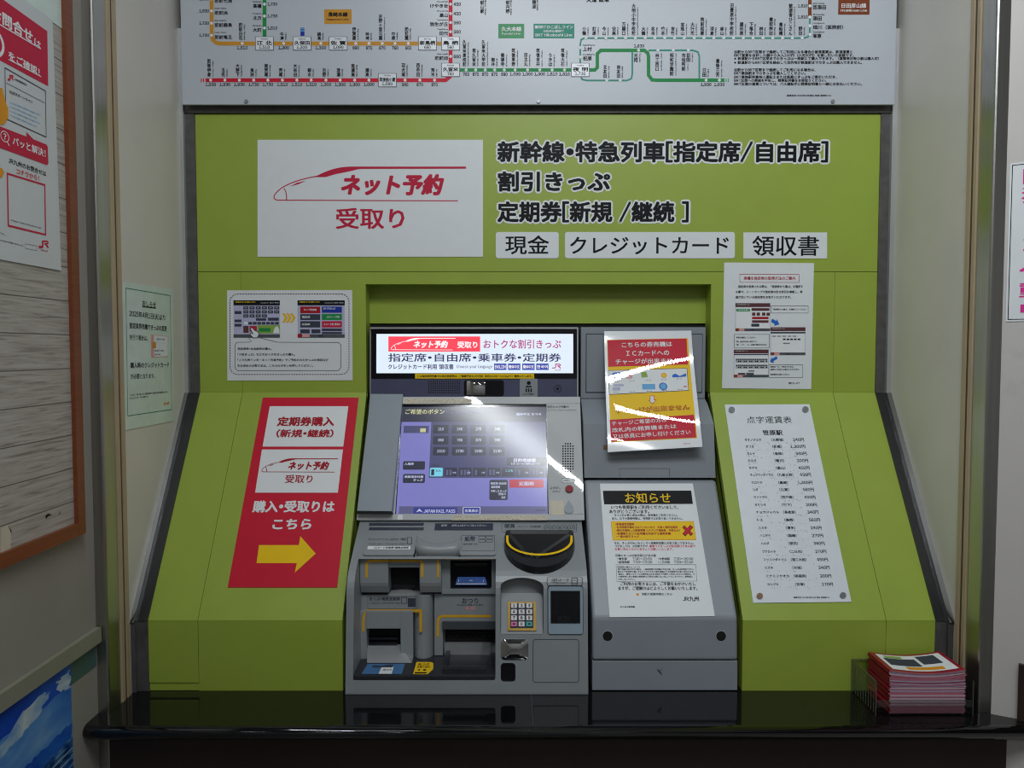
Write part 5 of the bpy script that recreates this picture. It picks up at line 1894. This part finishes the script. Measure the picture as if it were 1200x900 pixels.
k.stroke(P, [(809.9, 617.2), (801.9, 626.6)], 3, 'ink_red', w3 + .00025)
k.stroke(P, [(722, 661.8), (815.5, 661.6), (816.5, 681), (723, 681.4)], .35, 'ink_grey', IW, closed=True)
k.disk(P, 747.2, 696.6, 1.6, 'ink_orange', IW, n=8)
k.build('lettering', o)

# tilted charge notice hanging over the cabinet's curved cover
TY0, TY1 = 1.9005, 1.785
PTN = yz_plane((TY0, MZ(388, TY0)), (TY1, MZ(528, TY1)))
TC = [PTN.hit(708, 388.3), PTN.hit(810, 387.6), PTN.hit(822, 525), PTN.hit(712.3, 530)]
# the sheet hangs from its top edge and is pushed out by the cover below, so it curls: its tilt grows
# downwards with a wave shaped to place the second tube's glare, sampled on a grid of (across, down)
GX, GY = 14, 40
TILT = math.atan2(TY0 - TY1, MZ(388, TY0) - MZ(528, TY1))


def mirror_tilt(p):
    """tilt at which a point of the sheet mirrors the second ceiling tube to someone standing in front"""
    dv = (EYE - p)
    dl = Vector((0, TUBE_B[0][1], TUBE_B[0][2])) - Vector((0, p.y, p.z))
    a = Vector((0, dv.y, dv.z)).normalized() + dl.normalized()
    return math.atan2(a.z, -a.y)


BW = []
for i in range(GX + 1):
    col, acc = [], 0.0
    s = i / GX
    L = TC[0][1] - TC[3][1]
    for j in range(GY + 1):
        t = j / GY
        a = TC[0][0] + (TC[1][0] - TC[0][0]) * s + .012 * t * s
        p = PTN.pt(a, TC[0][1] - L * t, 0)
        px = 708 + 104 * s + 8 * t
        py = 388 + 140 * t
        dev = mirror_tilt(p) - TILT + 2.6e-5 * (13 * (px - 701) - (py - 464) ** 2 * (.8 if py < 464 else 1.15))
        if j:
            acc += math.tan(dev) * L / GY
        col.append(acc)
    # keep both ends of the sheet where the tape holds them
    e = col[-1]
    BW.append([c - e * (j / GY) * .0 for j, c in enumerate(col)])
mean_end = sum(c[-1] for c in BW) / len(BW)


def bow(p):
    d = p - PTN.o
    a, b = d.dot(PTN.u), d.dot(PTN.v)
    t = (TC[0][1] - b) / (TC[0][1] - TC[3][1])
    s = (a - TC[0][0] - .012 * t * 0) / (TC[1][0] - TC[0][0] + .012 * t)
    x, y = min(max(s, 0), 1) * GX, min(max(t, 0), 1) * GY
    i, j = min(int(x), GX - 1), min(int(y), GY - 1)
    fx, fy = x - i, y - j
    w = (BW[i][j] * (1 - fx) + BW[i + 1][j] * fx) * (1 - fy) + (BW[i][j + 1] * (1 - fx) + BW[i + 1][j + 1] * fx) * fy
    return p + PTN.n * (w - mean_end * t * .0 + BOW_LIFT)


BOW_LIFT = 0.0
print('bow range', min(map(min, BW)), max(map(max, BW)), mean_end)


def quad_grid(k, P, c, m, w, nx=14, ny=40):
    """bilinear grid over four photo corners so that it can follow the bulge"""
    q = [Vector(P.hit(*x)) for x in c]
    vs = []
    for j in range(ny + 1):
        for i in range(nx + 1):
            s, t = i / nx, j / ny
            p = (q[0] * (1 - s) + q[1] * s) * (1 - t) + (q[3] * (1 - s) + q[2] * s) * t
            vs.append(P.pt(p.x, p.y, w))
    k.add(vs, [[(j + 1) * (nx + 1) + i, (j + 1) * (nx + 1) + i + 1, j * (nx + 1) + i + 1, j * (nx + 1) + i] for j in range(ny) for i in range(nx)], m)


def bend(k):
    k.v = [bow(v) for v in k.v]


k = MB()
cc = [(708, 388.3), (810, 387.6), (822, 525), (712.3, 530)]
quad_grid(k, PTN, cc, 'laminate', .0008)
n0 = len(k.v)
quad_grid(k, PTN, cc, 'laminate', -.0002)
k.f[-14 * 40:] = [f[::-1] for f in k.f[-14 * 40:]]
bend(k)
o = k.build('charge_notice', smooth=True)
tag(o, 'red and yellow laminated notice with card logos, hanging askew on the grey cabinet', 'notice')
k = MB()
P = PTN.up(.0008)
quad_grid(k, P, [(711.5, 397.8), (806.5, 396), (816, 514.6), (716, 518.5)], 'ink_yellow', IW)
quad_grid(k, P, [(712.2, 398.2), (804.8, 396.4), (806.6, 426.5), (713.2, 428.8)], 'ink_red', w2)
quad_grid(k, P, [(714.6, 491.8), (812.6, 486.8), (814.8, 513.8), (716.3, 517.8)], 'ink_red', w2)
quad_grid(k, P, [(712.8, 433), (805.6, 430.8), (807.4, 457.8), (714, 462)], 'ink_slate', w2)
quad_grid(k, P, [(713.4, 433.6), (805, 431.4), (806.7, 457.2), (714.6, 461.3)], 'ink_white', w3)
for st, a, b, h, m, bo in (('こちらの券売機は', (728.7, 403.6), (787.8, 402.6), 6, 'ink_white', .02), ('ＩＣカードへの', (734, 413.4), (784.5, 412.6), 6, 'ink_white', .02), ('チャージが出来ません', (721.7, 423), (796, 421.8), 6.2, 'ink_white', .02),
                           ('チャージが出来ません', (721.7, 481.6), (807.8, 477.4), 6.8, 'ink_dark_red', .04),
                           ('チャージご希望の方は', (717, 496.4), (780.7, 492.4), 5.4, 'ink_white', .015), ('改札内の精算機または', (717.2, 504.3), (792, 500.2), 5.4, 'ink_white', .015), ('又は係員にお申し付けください', (718, 511.9), (808.3, 507.2), 5.6, 'ink_white', .015)):
    k.text(P, st, *a, *b, h, m, w3, bold=bo)
k.text(P, 'チャージが出来ません', 722.6, 481.6, 806.9, 477.4, 5.7, 'ink_orange', w3 + .0003)
k.poly(P, [(761.5, 463.5), (767, 463.3), (767, 468.3), (769.3, 468.2), (764.8, 474), (759.8, 468.8), (761.7, 468.7)], 'ink_red', w2)
k.poly(P, [(762.2, 464.1), (766.3, 464), (766.3, 469), (768, 469), (764.7, 473), (761.1, 469.3), (762.4, 469.3)], 'ink_white', w3)
w4 = w3 + .0003
k.poly(P, [(715.6, 443.5), (716.5, 438), (720, 435.6), (729.8, 435.3), (730.6, 438), (730, 442), (727, 444), (717, 444.3)], 'ink_blue', w4)
k.line(P, 'ICカード', 718.5, 440, 728.5, 2.6, 'ink_sky', w4 + .0002)
for i, m in enumerate(('ink_rose', 'ink_red', 'ink_rose')):
    k.rect(P, 734, 436.6 + 2.4 * i, 741.5, 438 + 2.4 * i, m, w4)
k.poly(P, [(751.5, 435.3), (757.5, 435), (759.5, 441), (755, 441.8), (752, 441.8)], 'ink_leaf', w4)
k.disk(P, 778.3, 439.3, 3.2, 'ink_orange', w4)
k.disk(P, 778.3, 439.3, 2.4, 'ink_yellow', w4 + .0002)
k.poly(P, [(788, 439.2), (791.5, 437.2), (796.5, 440.3), (804, 437.2), (804.3, 441), (788.2, 441.9)], 'ink_blue', w4)
k.rect(P, 719.5, 449.5, 731, 452, 'ink_lilac', w4)
k.rect(P, 718, 453, 727, 457, 'ink_lilac', w4)
k.rect(P, 752.8, 449.6, 768, 456, 'ink_sky', w4)
k.disk(P, 777.3, 452.5, 4.8, 'ink_blue', w4)
k.disk(P, 777.3, 452.5, 3.6, 'ink_sky', w4 + .0002)
k.rect(P, 801, 452.3, 805, 453.4, 'ink_crimson', w4)
for x, y in ((722, 446.6), (741, 445.6), (760, 445), (778, 444.6), (796, 443.6), (722, 459), (741, 458.8), (761, 458.3), (779, 457.6), (797, 456.3)):
    k.line(P, 'カード', x - 3, y, x + 3, 1.4, 'ink_grey', w4)
k.line(P, '令和7年', 800, 521, 808, 1.6, 'ink_rose', IW)
bend(k)
k.build('printed_artwork', o)
k = MB()
quad_grid(k, PTN, cc, 'clear_film', .0034)
bend(k)
fm = k.build('laminate_film', o, smooth=True)

# ================================================================ notice on the left inner wall
o, P, k = sheet('card_notice', 'pale green bordered notice taped to the cream side wall left of the green panels', 'notice', PIL,
                [(144, 330), (201.8, 339.6), (202.8, 493.2), (145.8, 504.2)], 'pale_green_paper')
k.stroke(P, [(147.4, 337.6), (199.4, 346.4), (201.2, 479.8), (149.6, 487.4)], .8, 'ink_notice_green', IW, closed=True)
for st, a, b, h in (('おしらせ', (166.6, 355.2), (182.6, 357.5), 6.6), ('2025年4月1日(火)より', (151.4, 367), (193.4, 372.4), 7.4), ('指定席券売機できっぷの変更', (151.6, 381.2), (195.4, 385.2), 6.8), ('を行う場合は、', (151.8, 395), (173, 396.4), 6.4),
                    ('購入時のクレジットカード', (152.6, 428.2), (198, 427.4), 6.6), ('が必要となります。', (153, 441.2), (181.4, 440.4), 6.2)):
    k.text(P, st, *a, *b, h, 'ink_black', IW, bold=.02 if h > 6.5 else .01)
k.stroke(P, [(166.6, 359.2), (182.6, 361.2)], .6, 'ink_black', IW)
k.poly(P, [(176.8, 392.2), (196.7, 394), (197, 418), (177.2, 419.3)], 'ink_rose', IW)
k.poly(P, [(180, 393), (196.2, 394.6), (196.4, 417.4), (180.2, 418.4)], 'paper', w2)
k.poly(P, [(178.4, 400.8), (182.3, 401), (182.4, 407.8), (178.6, 408)], 'ink_gold', w3)
for a, b in (((183, 397.2), (192.5, 397.8)), ((180.5, 411), (191.5, 411)), ((180.5, 415.6), (187.5, 415.4))):
    k.text(P, 'CREDIT CARD', *a, *b, 1.6, 'ink_grey', w3)
k.text(P, '※ただし、第一種、第二種身体障がい者等の割引乗車券は、購入', 151.8, 463, 196.5, 459.2, 2.2, 'ink_grey', IW)
k.text(P, 'クレジットカードは不要です。', 152, 466.8, 174, 464.6, 2.2, 'ink_grey', IW)
k.text(P, 'JR九州', 191.2, 473.4, 198, 472.2, 3.8, 'ink_orange', IW, bold=.03)
k.build('lettering', o)

# ================================================================ left wall: board, poster, ledge, landscape poster
XB = XW + .010
PBD = Plane((XB, 0, 0), (0, 1, 0), (0, 0, 1))
PBF = Plane((XW + .018, 0, 0), (0, 1, 0), (0, 0, 1))
yi, zi = PBD.hit(94, 617)
yo, zo_ = PBF.hit(100.8, 624.5)
yi2, zi2 = yo - .022, zo_ + .022
bb = empty('bulletin_board', (XW, 0.9, zo_))
tag(bb, 'wood framed bulletin board with pale plank pattern on the left wall', 'bulletin board')
k = MB()
k.prism_uv(PBD, [(0.2, zo_ + .003), (yo - .003, zo_ + .003), (yo - .003, 2.55), (0.2, 2.55)], -.008, 0, 'planks')
pn = k.build('panel', bb)
k = MB()
k.prism_uv(PBD, [(yo - .024, zo_), (yo, zo_), (yo, 2.55), (yo - .024, 2.55)], -.009, .008, 'red_wood')
k.prism_uv(PBD, [(0.2, zo_), (yo - .0245, zo_), (yo - .0245, zo_ + .024), (0.2, zo_ + .024)], -.009, .008, 'red_wood')
k.build('frame', bb, bevel=.002)
for pts in ([(53, 604), (57, 601.5), (60.5, 604.5), (57, 604), (53.5, 608.5)], [(68.5, 602.5), (70.5, 599), (70, 602.5)]):
    k = MB()
    k.poly(PBD, pts, 'ink_black', .0006)
    k.build('knot_crack', bb)
k = MB()
k.poly(PBD, [(0, 620), (4, 617), (9, 614.8), (12.6, 622), (12, 646), (0, 650)], 'tape_beige', .0006)
k.poly(PBD, [(9, 614.8), (13.5, 623.4), (12.3, 624.5)], 'ink_black', .0008)
k.build('bare_patch', bb)
k = MB()
k.stroke(PBD, [(91.5, 571), (90.7, 605.5)], .9, 'ink_slate', .0006)
k.build('panel_joint', bb)
# white sheet across the top of the board
yA = PBD.hit(83.5, 42)[0]
zA = PBD.hit(83.5, 42)[1]
k = MB()
k.prism_uv(PBD, [(0.2, zA), (yo - .0245, zA), (yo - .0245, 2.54), (0.2, 2.54)], .0003, .0011, 'pale_green_paper')
o = k.build('blank_sheet')
tag(o, 'blank pale sheet covering the top of the wood framed bulletin board', 'sheet')
# poster
a = PBD.hit(62.3, 25)
b = PBD.hit(68, 315.5)
yr, zt_, zb_ = (a[0] + b[0]) / 2, a[1], b[1]
k = MB()
PP = PBD.up(.0016)
k.prism_uv(PP, [(yr - .34, zb_), (yr + .003, zb_ - .002), (yr - .003, zt_), (yr - .34, zt_ + .002)], 0, .0008, 'poster_paper')
o = k.build('inquiry_poster')
tag(o, 'large white and red inquiry poster on the plank board at left edge', 'poster')
P = PP.up(.0008)
k = MB()
k.poly(P, [(-14, -13), (55.2, 36.6), (56.3, 101), (-14, 63.5)], 'ink_crimson', IW)
k.text(P, 'お問合せ', -11, 12, 38, 44.5, 15.5, 'ink_white', w2, bold=.03)
k.text(P, 'は', 39.7, 48.6, 47.5, 54, 9, 'ink_white', w2, bold=.02)
k.stroke(P, [(-12, 22), (47.5, 57.3)], 1, 'ink_white', w2)
k.stroke(P, [(-8 + 11.5 * math.cos(t * math.pi / 12), 49 + .55 * 11.5 * math.cos(t * math.pi / 12) + 15 * math.sin(t * math.pi / 12)) for t in range(24)], 4.5, 'ink_white', w2, closed=True)
k.text(P, 'をご確認！', 9.5, 64, 46, 85, 10, 'ink_white', w2, bold=.025)
k.stroke(P, [(9.5, 69.5), (48, 90)], .8, 'ink_white', w2)
k.stroke(P, [(5.4, 79.3), (52.9, 106.5), (53.8, 160.6), (6.5, 139)], 1, 'ink_slate', w2, closed=True)
jr_mark(k, P, 8.5, 87.5, 15.5, 94, 'ink_red', w2)
k.text(P, '九州旅客鉄道株式会社', 16.5, 92.5, 31, 99.5, 2.6, 'ink_black', w2)
k.stroke(P, [(7, 97), (52, 120.5)], .4, 'ink_grey', w2)
k.text(P, '公式サポートサイト', 10.5, 107, 38, 119.8, 3.8, 'ink_black', w2, bold=.02)
for i in range(4):
    k.text(P, 'よくあるご質問やお問合せを検索できます', 11, 119.5 + 5 * i, 47 - 4 * (i % 2), 135 + 5 * i - 1.5 * (i % 2), 1.8, 'ink_sky', w2)
k.poly(P, [(-6, 104), (2, 103), (6.5, 122), (9, 127), (9, 138), (4, 146), (-6, 146)], 'ink_orange', w3)
k.poly(P, [(-6, 196), (2, 197), (4.5, 202), (2, 208), (-6, 209)], 'ink_orange', w2)
k.poly(P, [(-10, 144.5), (0, 148.2), (31, 160.2), (30.5, 154.6), (38.8, 163.2), (54, 169.3), (55.6, 172), (56.3, 191.5), (54.6, 193.4), (0, 173.3), (-10, 170)], 'ink_crimson', w2)
k.text(P, 'パッと解決！', 14, 164.4, 52.8, 180, 9.5, 'ink_white', w3, bold=.02)
k.stroke(P, [(5 + 4.8 * math.cos(t * math.pi / 9), 160 + 2 * math.cos(t * math.pi / 9) + 6 * math.sin(t * math.pi / 9)) for t in range(18)], 1, 'ink_white', w3, closed=True)
k.stroke(P, [(8, 166.5), (10.3, 171)], 1.4, 'ink_white', w3)
k.text(P, '?', 3.2, 159.2, 6.8, 160.8, 7, 'ink_white', w3)
k.text(P, 'JR九州のお問合せは', 9.5, 187.5, 53.8, 203.9, 6.4, 'ink_black', IW, bold=.02)
k.text(P, 'コチラから！', 19, 200.4, 45.6, 209, 6, 'ink_red', IW, bold=.02)
k.stroke(P, [(8.4, 203.4), (52.3, 216.8), (53.2, 275), (9.6, 264.4)], 2.2, 'ink_crimson', IW, closed=True)
k.text(P, 'https://www.jrkyushu.co.jp/', 12.7, 258, 48.6, 267.4, 2, 'ink_black', IW)
jr_mark(k, P, 44.8, 281.5, 57, 290.5, 'ink_crimson', IW)
k.text(P, 'JR九州', 47.5, 292.8, 55.5, 294.4, 2.2, 'ink_crimson', IW)
k.stroke(P, [(29.6, 285.6), (43, 288.4), (43, 293.6), (29.6, 291)], .4, 'ink_grey', IW, closed=True)
k.text(P, 'です。', -2, 272.5, 6, 275, 2, 'ink_grey', IW)
k.text(P, '電話でのお問い合わせはおかけ間違いのないよう', -20, 276.5, 27, 288, 2, 'ink_grey', IW)
k.build('printed_artwork', o)
# pale painted ledge below
l1, l2 = PLW.hit(103, 740)[1], PLW.hit(106, 756)[1]
k = MB()
k.prism_uv(PLW, [(0.3, l2), (YP - .002, l2), (YP - .002, l1), (0.3, l1)], 0, .012, 'ledge_paint')
struct(k.build('trim_8', bevel=.002))
# landscape poster
PL2 = PLW.up(.0004)
ye = PL2.hit(82.5, 800)[0]
zt2 = l2 - .004
zb2 = .63
k = MB()
k.prism_uv(PL2, [(.75, zb2), (ye, zb2), (ye, zt2), (.75, zt2)], 0, .0008, 'ink_royal')
o = k.build('landscape_poster')
tag(o, 'blue landscape poster low on the left wall under the ledge', 'poster')
P = PL2.up(.0008)
k = MB()
Hh = zt2 - zb2
Y0, Y1 = .75, ye
f = lambda s, t: (Y0 + (Y1 - Y0) * s, zt2 - Hh * t)


def ragged(pts, amp, seed, n=7):
    r_ = random.Random(seed)
    out = []
    for i in range(len(pts)):
        p, q = pts[i], pts[(i + 1) % len(pts)]
        for j in range(n):
            t = j / n
            e = 0 if j == 0 else amp
            out.append((min(max(p[0] + (q[0] - p[0]) * t + r_.uniform(-e, e), 0), 1), min(max(p[1] + (q[1] - p[1]) * t + r_.uniform(-e, e), 0), 1)))
    return out


def shape(pts, m, w, amp=0.0, seed=1):
    k.poly_uv(P, [f(*p) for p in (ragged(pts, amp, seed) if amp else pts)], m, w)


k.poly_uv(P, [f(0, 0), f(1, 0), f(1, .2), f(0, .22)], 'print_deep', .0002)
shape([(0, .26), (.5, .2), (.8, .16), (1, .16), (1, .62), (0, .66)], 'print_sky', .0004, .012, 3)
shape([(.93, .06), (1, .05), (1, .16), (.95, .15)], 'print_cloud', .0006, .012, 5)
shape([(.78, .10), (.86, .07), (.9, .1), (.84, .2), (.72, .26), (.62, .27)], 'print_cloud', .0006, .014, 6)
shape([(.45, .16), (.55, .12), (.66, .17), (.6, .25), (.44, .28)], 'print_cloud', .0006, .014, 7)
shape([(.05, .2), (.25, .1), (.38, .18), (.3, .3), (.1, .32)], 'print_cloud', .0006, .014, 8)
shape([(0, .62), (.3, .56), (.55, .5), (.78, .44), (.9, .42), (1, .40), (1, .66), (0, .8)], 'print_hill', .0008, .01, 9)
shape([(0, .74), (.4, .68), (.75, .56), (1, .50), (1, 1), (0, 1)], 'print_city', .001, .008, 10)
rr = random.Random(5)
for i in range(46):
    s = rr.uniform(.35, .97)
    t = rr.uniform(.6, .96)
    w_b, h_b = rr.uniform(.015, .05), rr.uniform(.02, .09)
    k.poly_uv(P, [f(s, t), f(s + w_b, t), f(min(1, s + w_b), t + h_b), f(s, t + h_b)], rr.choice(('print_dark', 'print_city', 'print_hill')), .0012 + i * .00001)
for i in range(14):
    t = .54 + i * .028
    k.poly_uv(P, [f(.9 - .02 * (i % 4), t + .02), f(.995, t), f(.995, t + .008), f(.9 - .02 * (i % 4), t + .028)], 'print_cloud' if i % 2 else 'print_dark', .0018)
k.build('printed_picture', o)
# teal tape between poster and post
k = MB()
k.prism_uv(PL2, [(ye + .001, zt2 - .045), (YP - .004, zt2 - .045), (YP - .004, zt2), (ye + .001, zt2)], 0, .0005, 'tape_teal')
o = k.build('tape_strip')
tag(o, 'short teal tape patch beside the blue landscape poster, under the ledge', 'tape')

# ================================================================ right angled wall: camera notice, dark board
uL = PRW.hit(1181, 285)[0]
zT, zB = PRW.hit(1182, 192)[1], PRW.hit(1178, 376.8)[1]
k = MB()
SW = .105
k.prism_uv(PRW, [(uL, zB), (uL + SW, zB), (uL + SW, zT), (uL, zT)], .0004, .0016, 'paper')
o = k.build('camera_sign')
tag(o, 'white vertical sign with pink characters in a black border on the right wall', 'sign')
P = PRW.up(.0016)
k = MB()
m_ = .004
k.stroke_uv(P, [(uL + m_, zB + m_), (uL + SW - m_, zB + m_), (uL + SW - m_, zT - m_), (uL + m_, zT - m_)], .0014, 'ink_black', IW, closed=True)
ch_h = (zT - zB - .014) / 8
uc = uL + .0205 + .0275
for i, ch_ in enumerate('防犯カメラ作動中'):
    gv, gf, adv = glyph(ch_)
    x0, x1 = min(v[0] for v in gv), max(v[0] for v in gv)
    y0, y1 = min(v[1] for v in gv), max(v[1] for v in gv)
    s = .058 / EM
    zc_ = zT - .009 - ch_h * (i + .5)
    V, F = layout(ch_, bold=.02)
    k.add([P.pt(uc + (x - (x0 + x1) / 2) * s, zc_ + (y - (y0 + y1) / 2) * min(s, ch_h * .8 / (y1 - y0)), IW + q * 4e-6) for x, y, q in V], F, 'ink_pink')
k.build('lettering', o)
ub, zb3 = PRW.hit(1193, 800)[0], PRW.hit(1193, 776.5)[1]
k = MB()
k.prism_uv(PRW, [(ub, ZC + .0004), (ub + .25, ZC + .0004), (ub + .25, zb3), (ub, zb3)], .0004, .012, 'dark_brown')
o = k.build('dark_board', bevel=.001)
tag(o, 'dark brown board leaning on the white wall at the far right edge', 'board')

mat('edge_grey', (96, 102, 100), .3)
# ================================================================ leaflet holder and leaflets
HX0, HX1, HY0, HY1, HH = .722, .915, 1.494, 1.603, .070
zc0 = ZC + .0004
k = MB()
t_ = .0022
k.cube(HX0, HX1, HY0, HY1, zc0, zc0 + t_, 'clear_acrylic')
k.cube(HX0, HX0 + t_, HY0, HY1, zc0 + t_, zc0 + HH, 'clear_acrylic')
k.cube(HX1 - t_, HX1, HY0, HY1, zc0 + t_, zc0 + HH, 'clear_acrylic')
k.cube(HX0 + t_, HX1 - t_, HY1 - t_, HY1, zc0 + t_, zc0 + HH, 'clear_acrylic')
k.cube(HX0 + t_, HX1 - t_, HY0, HY0 + t_, zc0 + t_, zc0 + HH * .45, 'clear_acrylic')
o = k.build('leaflet_holder')
tag(o, 'clear acrylic tray holding the stack of leaflets on the counter', 'leaflet holder')
for a, b in (((HX0, HY0, zc0 + HH), (HX0, HY1, zc0 + HH)), ((HX0, HY1, zc0 + HH), (HX1, HY1, zc0 + HH)), ((HX0, HY0, zc0), (HX0, HY0, zc0 + HH)), ((HX0, HY1, zc0), (HX0, HY1, zc0 + HH)), ((HX1, HY0, zc0), (HX1, HY0, zc0 + HH))):
    k = MB()
    a, b = Vector(a), Vector(b)
    k.cube(min(a.x, b.x) - .0005, max(a.x, b.x) + .0005, min(a.y, b.y) - .0005, max(a.y, b.y) + .0005, min(a.z, b.z) - .0005, max(a.z, b.z) + .0005, 'edge_grey')
    k.build('edge_rim', o)
for i in range(9):
    y = HY0 + .008 + i * .0115
    k = MB()
    k.cube(HX0 - .0006, HX0 + .0001, y, y + .0009, zc0 + .004, zc0 + HH - .004, 'edge_grey')
    k.build('rib', o)
mat('leaf_red', (150, 28, 46), .35, var=.1, scale=60)
mat('leaf_edge', (196, 172, 184), .5, var=.12, scale=200, stretch=(1, 1, 40))
mat('leaf_edge_pink', (176, 112, 130), .5, var=.14, scale=200, stretch=(1, 1, 40))
mat('leaf_edge_lilac', (172, 158, 184), .5, var=.14, scale=200, stretch=(1, 1, 40))
LX0, LX1, LY0, LY1 = .752, .902, 1.4985, 1.592
LT = .0027
NL = 30


def leaf_mesh(sag, edge, name):
    """a folded leaflet: red cover, pale page edges; sag bends it like a shallow valley"""
    k = MB()
    n = 12
    top, bot = [], []
    lx, ly = (LX1 - LX0), (LY1 - LY0)
    for j in (0, 1):
        for i in range(n + 1):
            t = i / n
            dz = -sag * math.sin(math.pi * t) + sag * .5 * (1 - math.sin(math.pi * t)) * (.4 + .6 * t)
            x, y = lx * t, ly * j
            bot.append(Vector((x, y, dz)))
            top.append(Vector((x, y, dz + LT * .94)))
    vs = bot + top
    m = 2 * (n + 1)
    F = lambda j, i, u: u * m + j * (n + 1) + i
    k.add(vs, [[F(0, i, 1), F(0, i + 1, 1), F(1, i + 1, 1), F(1, i, 1)] for i in range(n)] + [[F(0, i, 0), F(1, i, 0), F(1, i + 1, 0), F(0, i + 1, 0)] for i in range(n)] + [[F(0, 0, 0), F(0, 0, 1), F(1, 0, 1), F(1, 0, 0)]], 'leaf_red')
    k.add(vs, [[F(0, i, 0), F(0, i + 1, 0), F(0, i + 1, 1), F(0, i, 1)] for i in range(n)] + [[F(1, i + 1, 0), F(1, i, 0), F(1, i, 1), F(1, i + 1, 1)] for i in range(n)] + [[F(0, n, 0), F(1, n, 0), F(1, n, 1), F(0, n, 1)]], edge)
    return k


rl = random.Random(8)
z = zc0 + t_ + .0004
base = {}
prev = 0.0
for i in range(NL):
    q = max(0, (i - 14) / 15)
    sag = round(.0055 * q ** 1.5, 4)
    e = rl.choice(('leaf_edge', 'leaf_edge_pink', 'leaf_edge_lilac', 'leaf_edge_pink'))
    key = (sag, e)
    z += max(0, sag - prev)
    prev = sag
    if key not in base:
        kk = leaf_mesh(sag, e, 'leaflet')
        base[key] = kk.build('leaflet', origin=(0, 0, 0))
        lf = base[key]
    else:
        lf = base[key].copy()
        C.objects.link(lf)
    lf.location = (LX0 + rl.uniform(-.0025, .0025), LY0 + rl.uniform(0, .002), z)
    WORLDLOC[lf.name] = Vector(lf.location)
    z += LT
    if i < NL - 1:
        tag(lf, 'red leaflet with pale pink page edges below the topmost leaflet', 'leaflet', 'leaflets stacked in the clear tray')
    else:
        tag(lf, 'topmost leaflet of the stack, cover showing dark pictures and red border', 'leaflet', 'leaflets stacked in the clear tray')
        k = MB()
        n = 10
        for (s0, s1, t0, t1, m) in ((.07, .95, .10, .92, 'ink_white'), (.12, .55, .34, .72, 'ink_slate'), (.60, .86, .44, .86, 'ink_slate'), (.3, .8, .16, .3, 'ink_orange'), (.16, .4, .74, .86, 'ink_leaf')):
            vs = []
            for j in (0, 1):
                for a in range(n + 1):
                    t = s0 + (s1 - s0) * a / n
                    dz = -sag * math.sin(math.pi * t) + sag * .5 * (1 - math.sin(math.pi * t)) * (.4 + .6 * t)
                    vs.append(Vector(lf.location) + Vector(((LX1 - LX0) * t, (LY1 - LY0) * (t0 if j == 0 else t1), dz + LT * .94 + (.0003 if m == 'ink_white' else .0006))))
            k.add(vs, [[a, a + 1, n + 2 + a, n + 1 + a] for a in range(n)], m)
        k.build('cover_artwork', lf)

bpy.data.objects.remove(_fo)
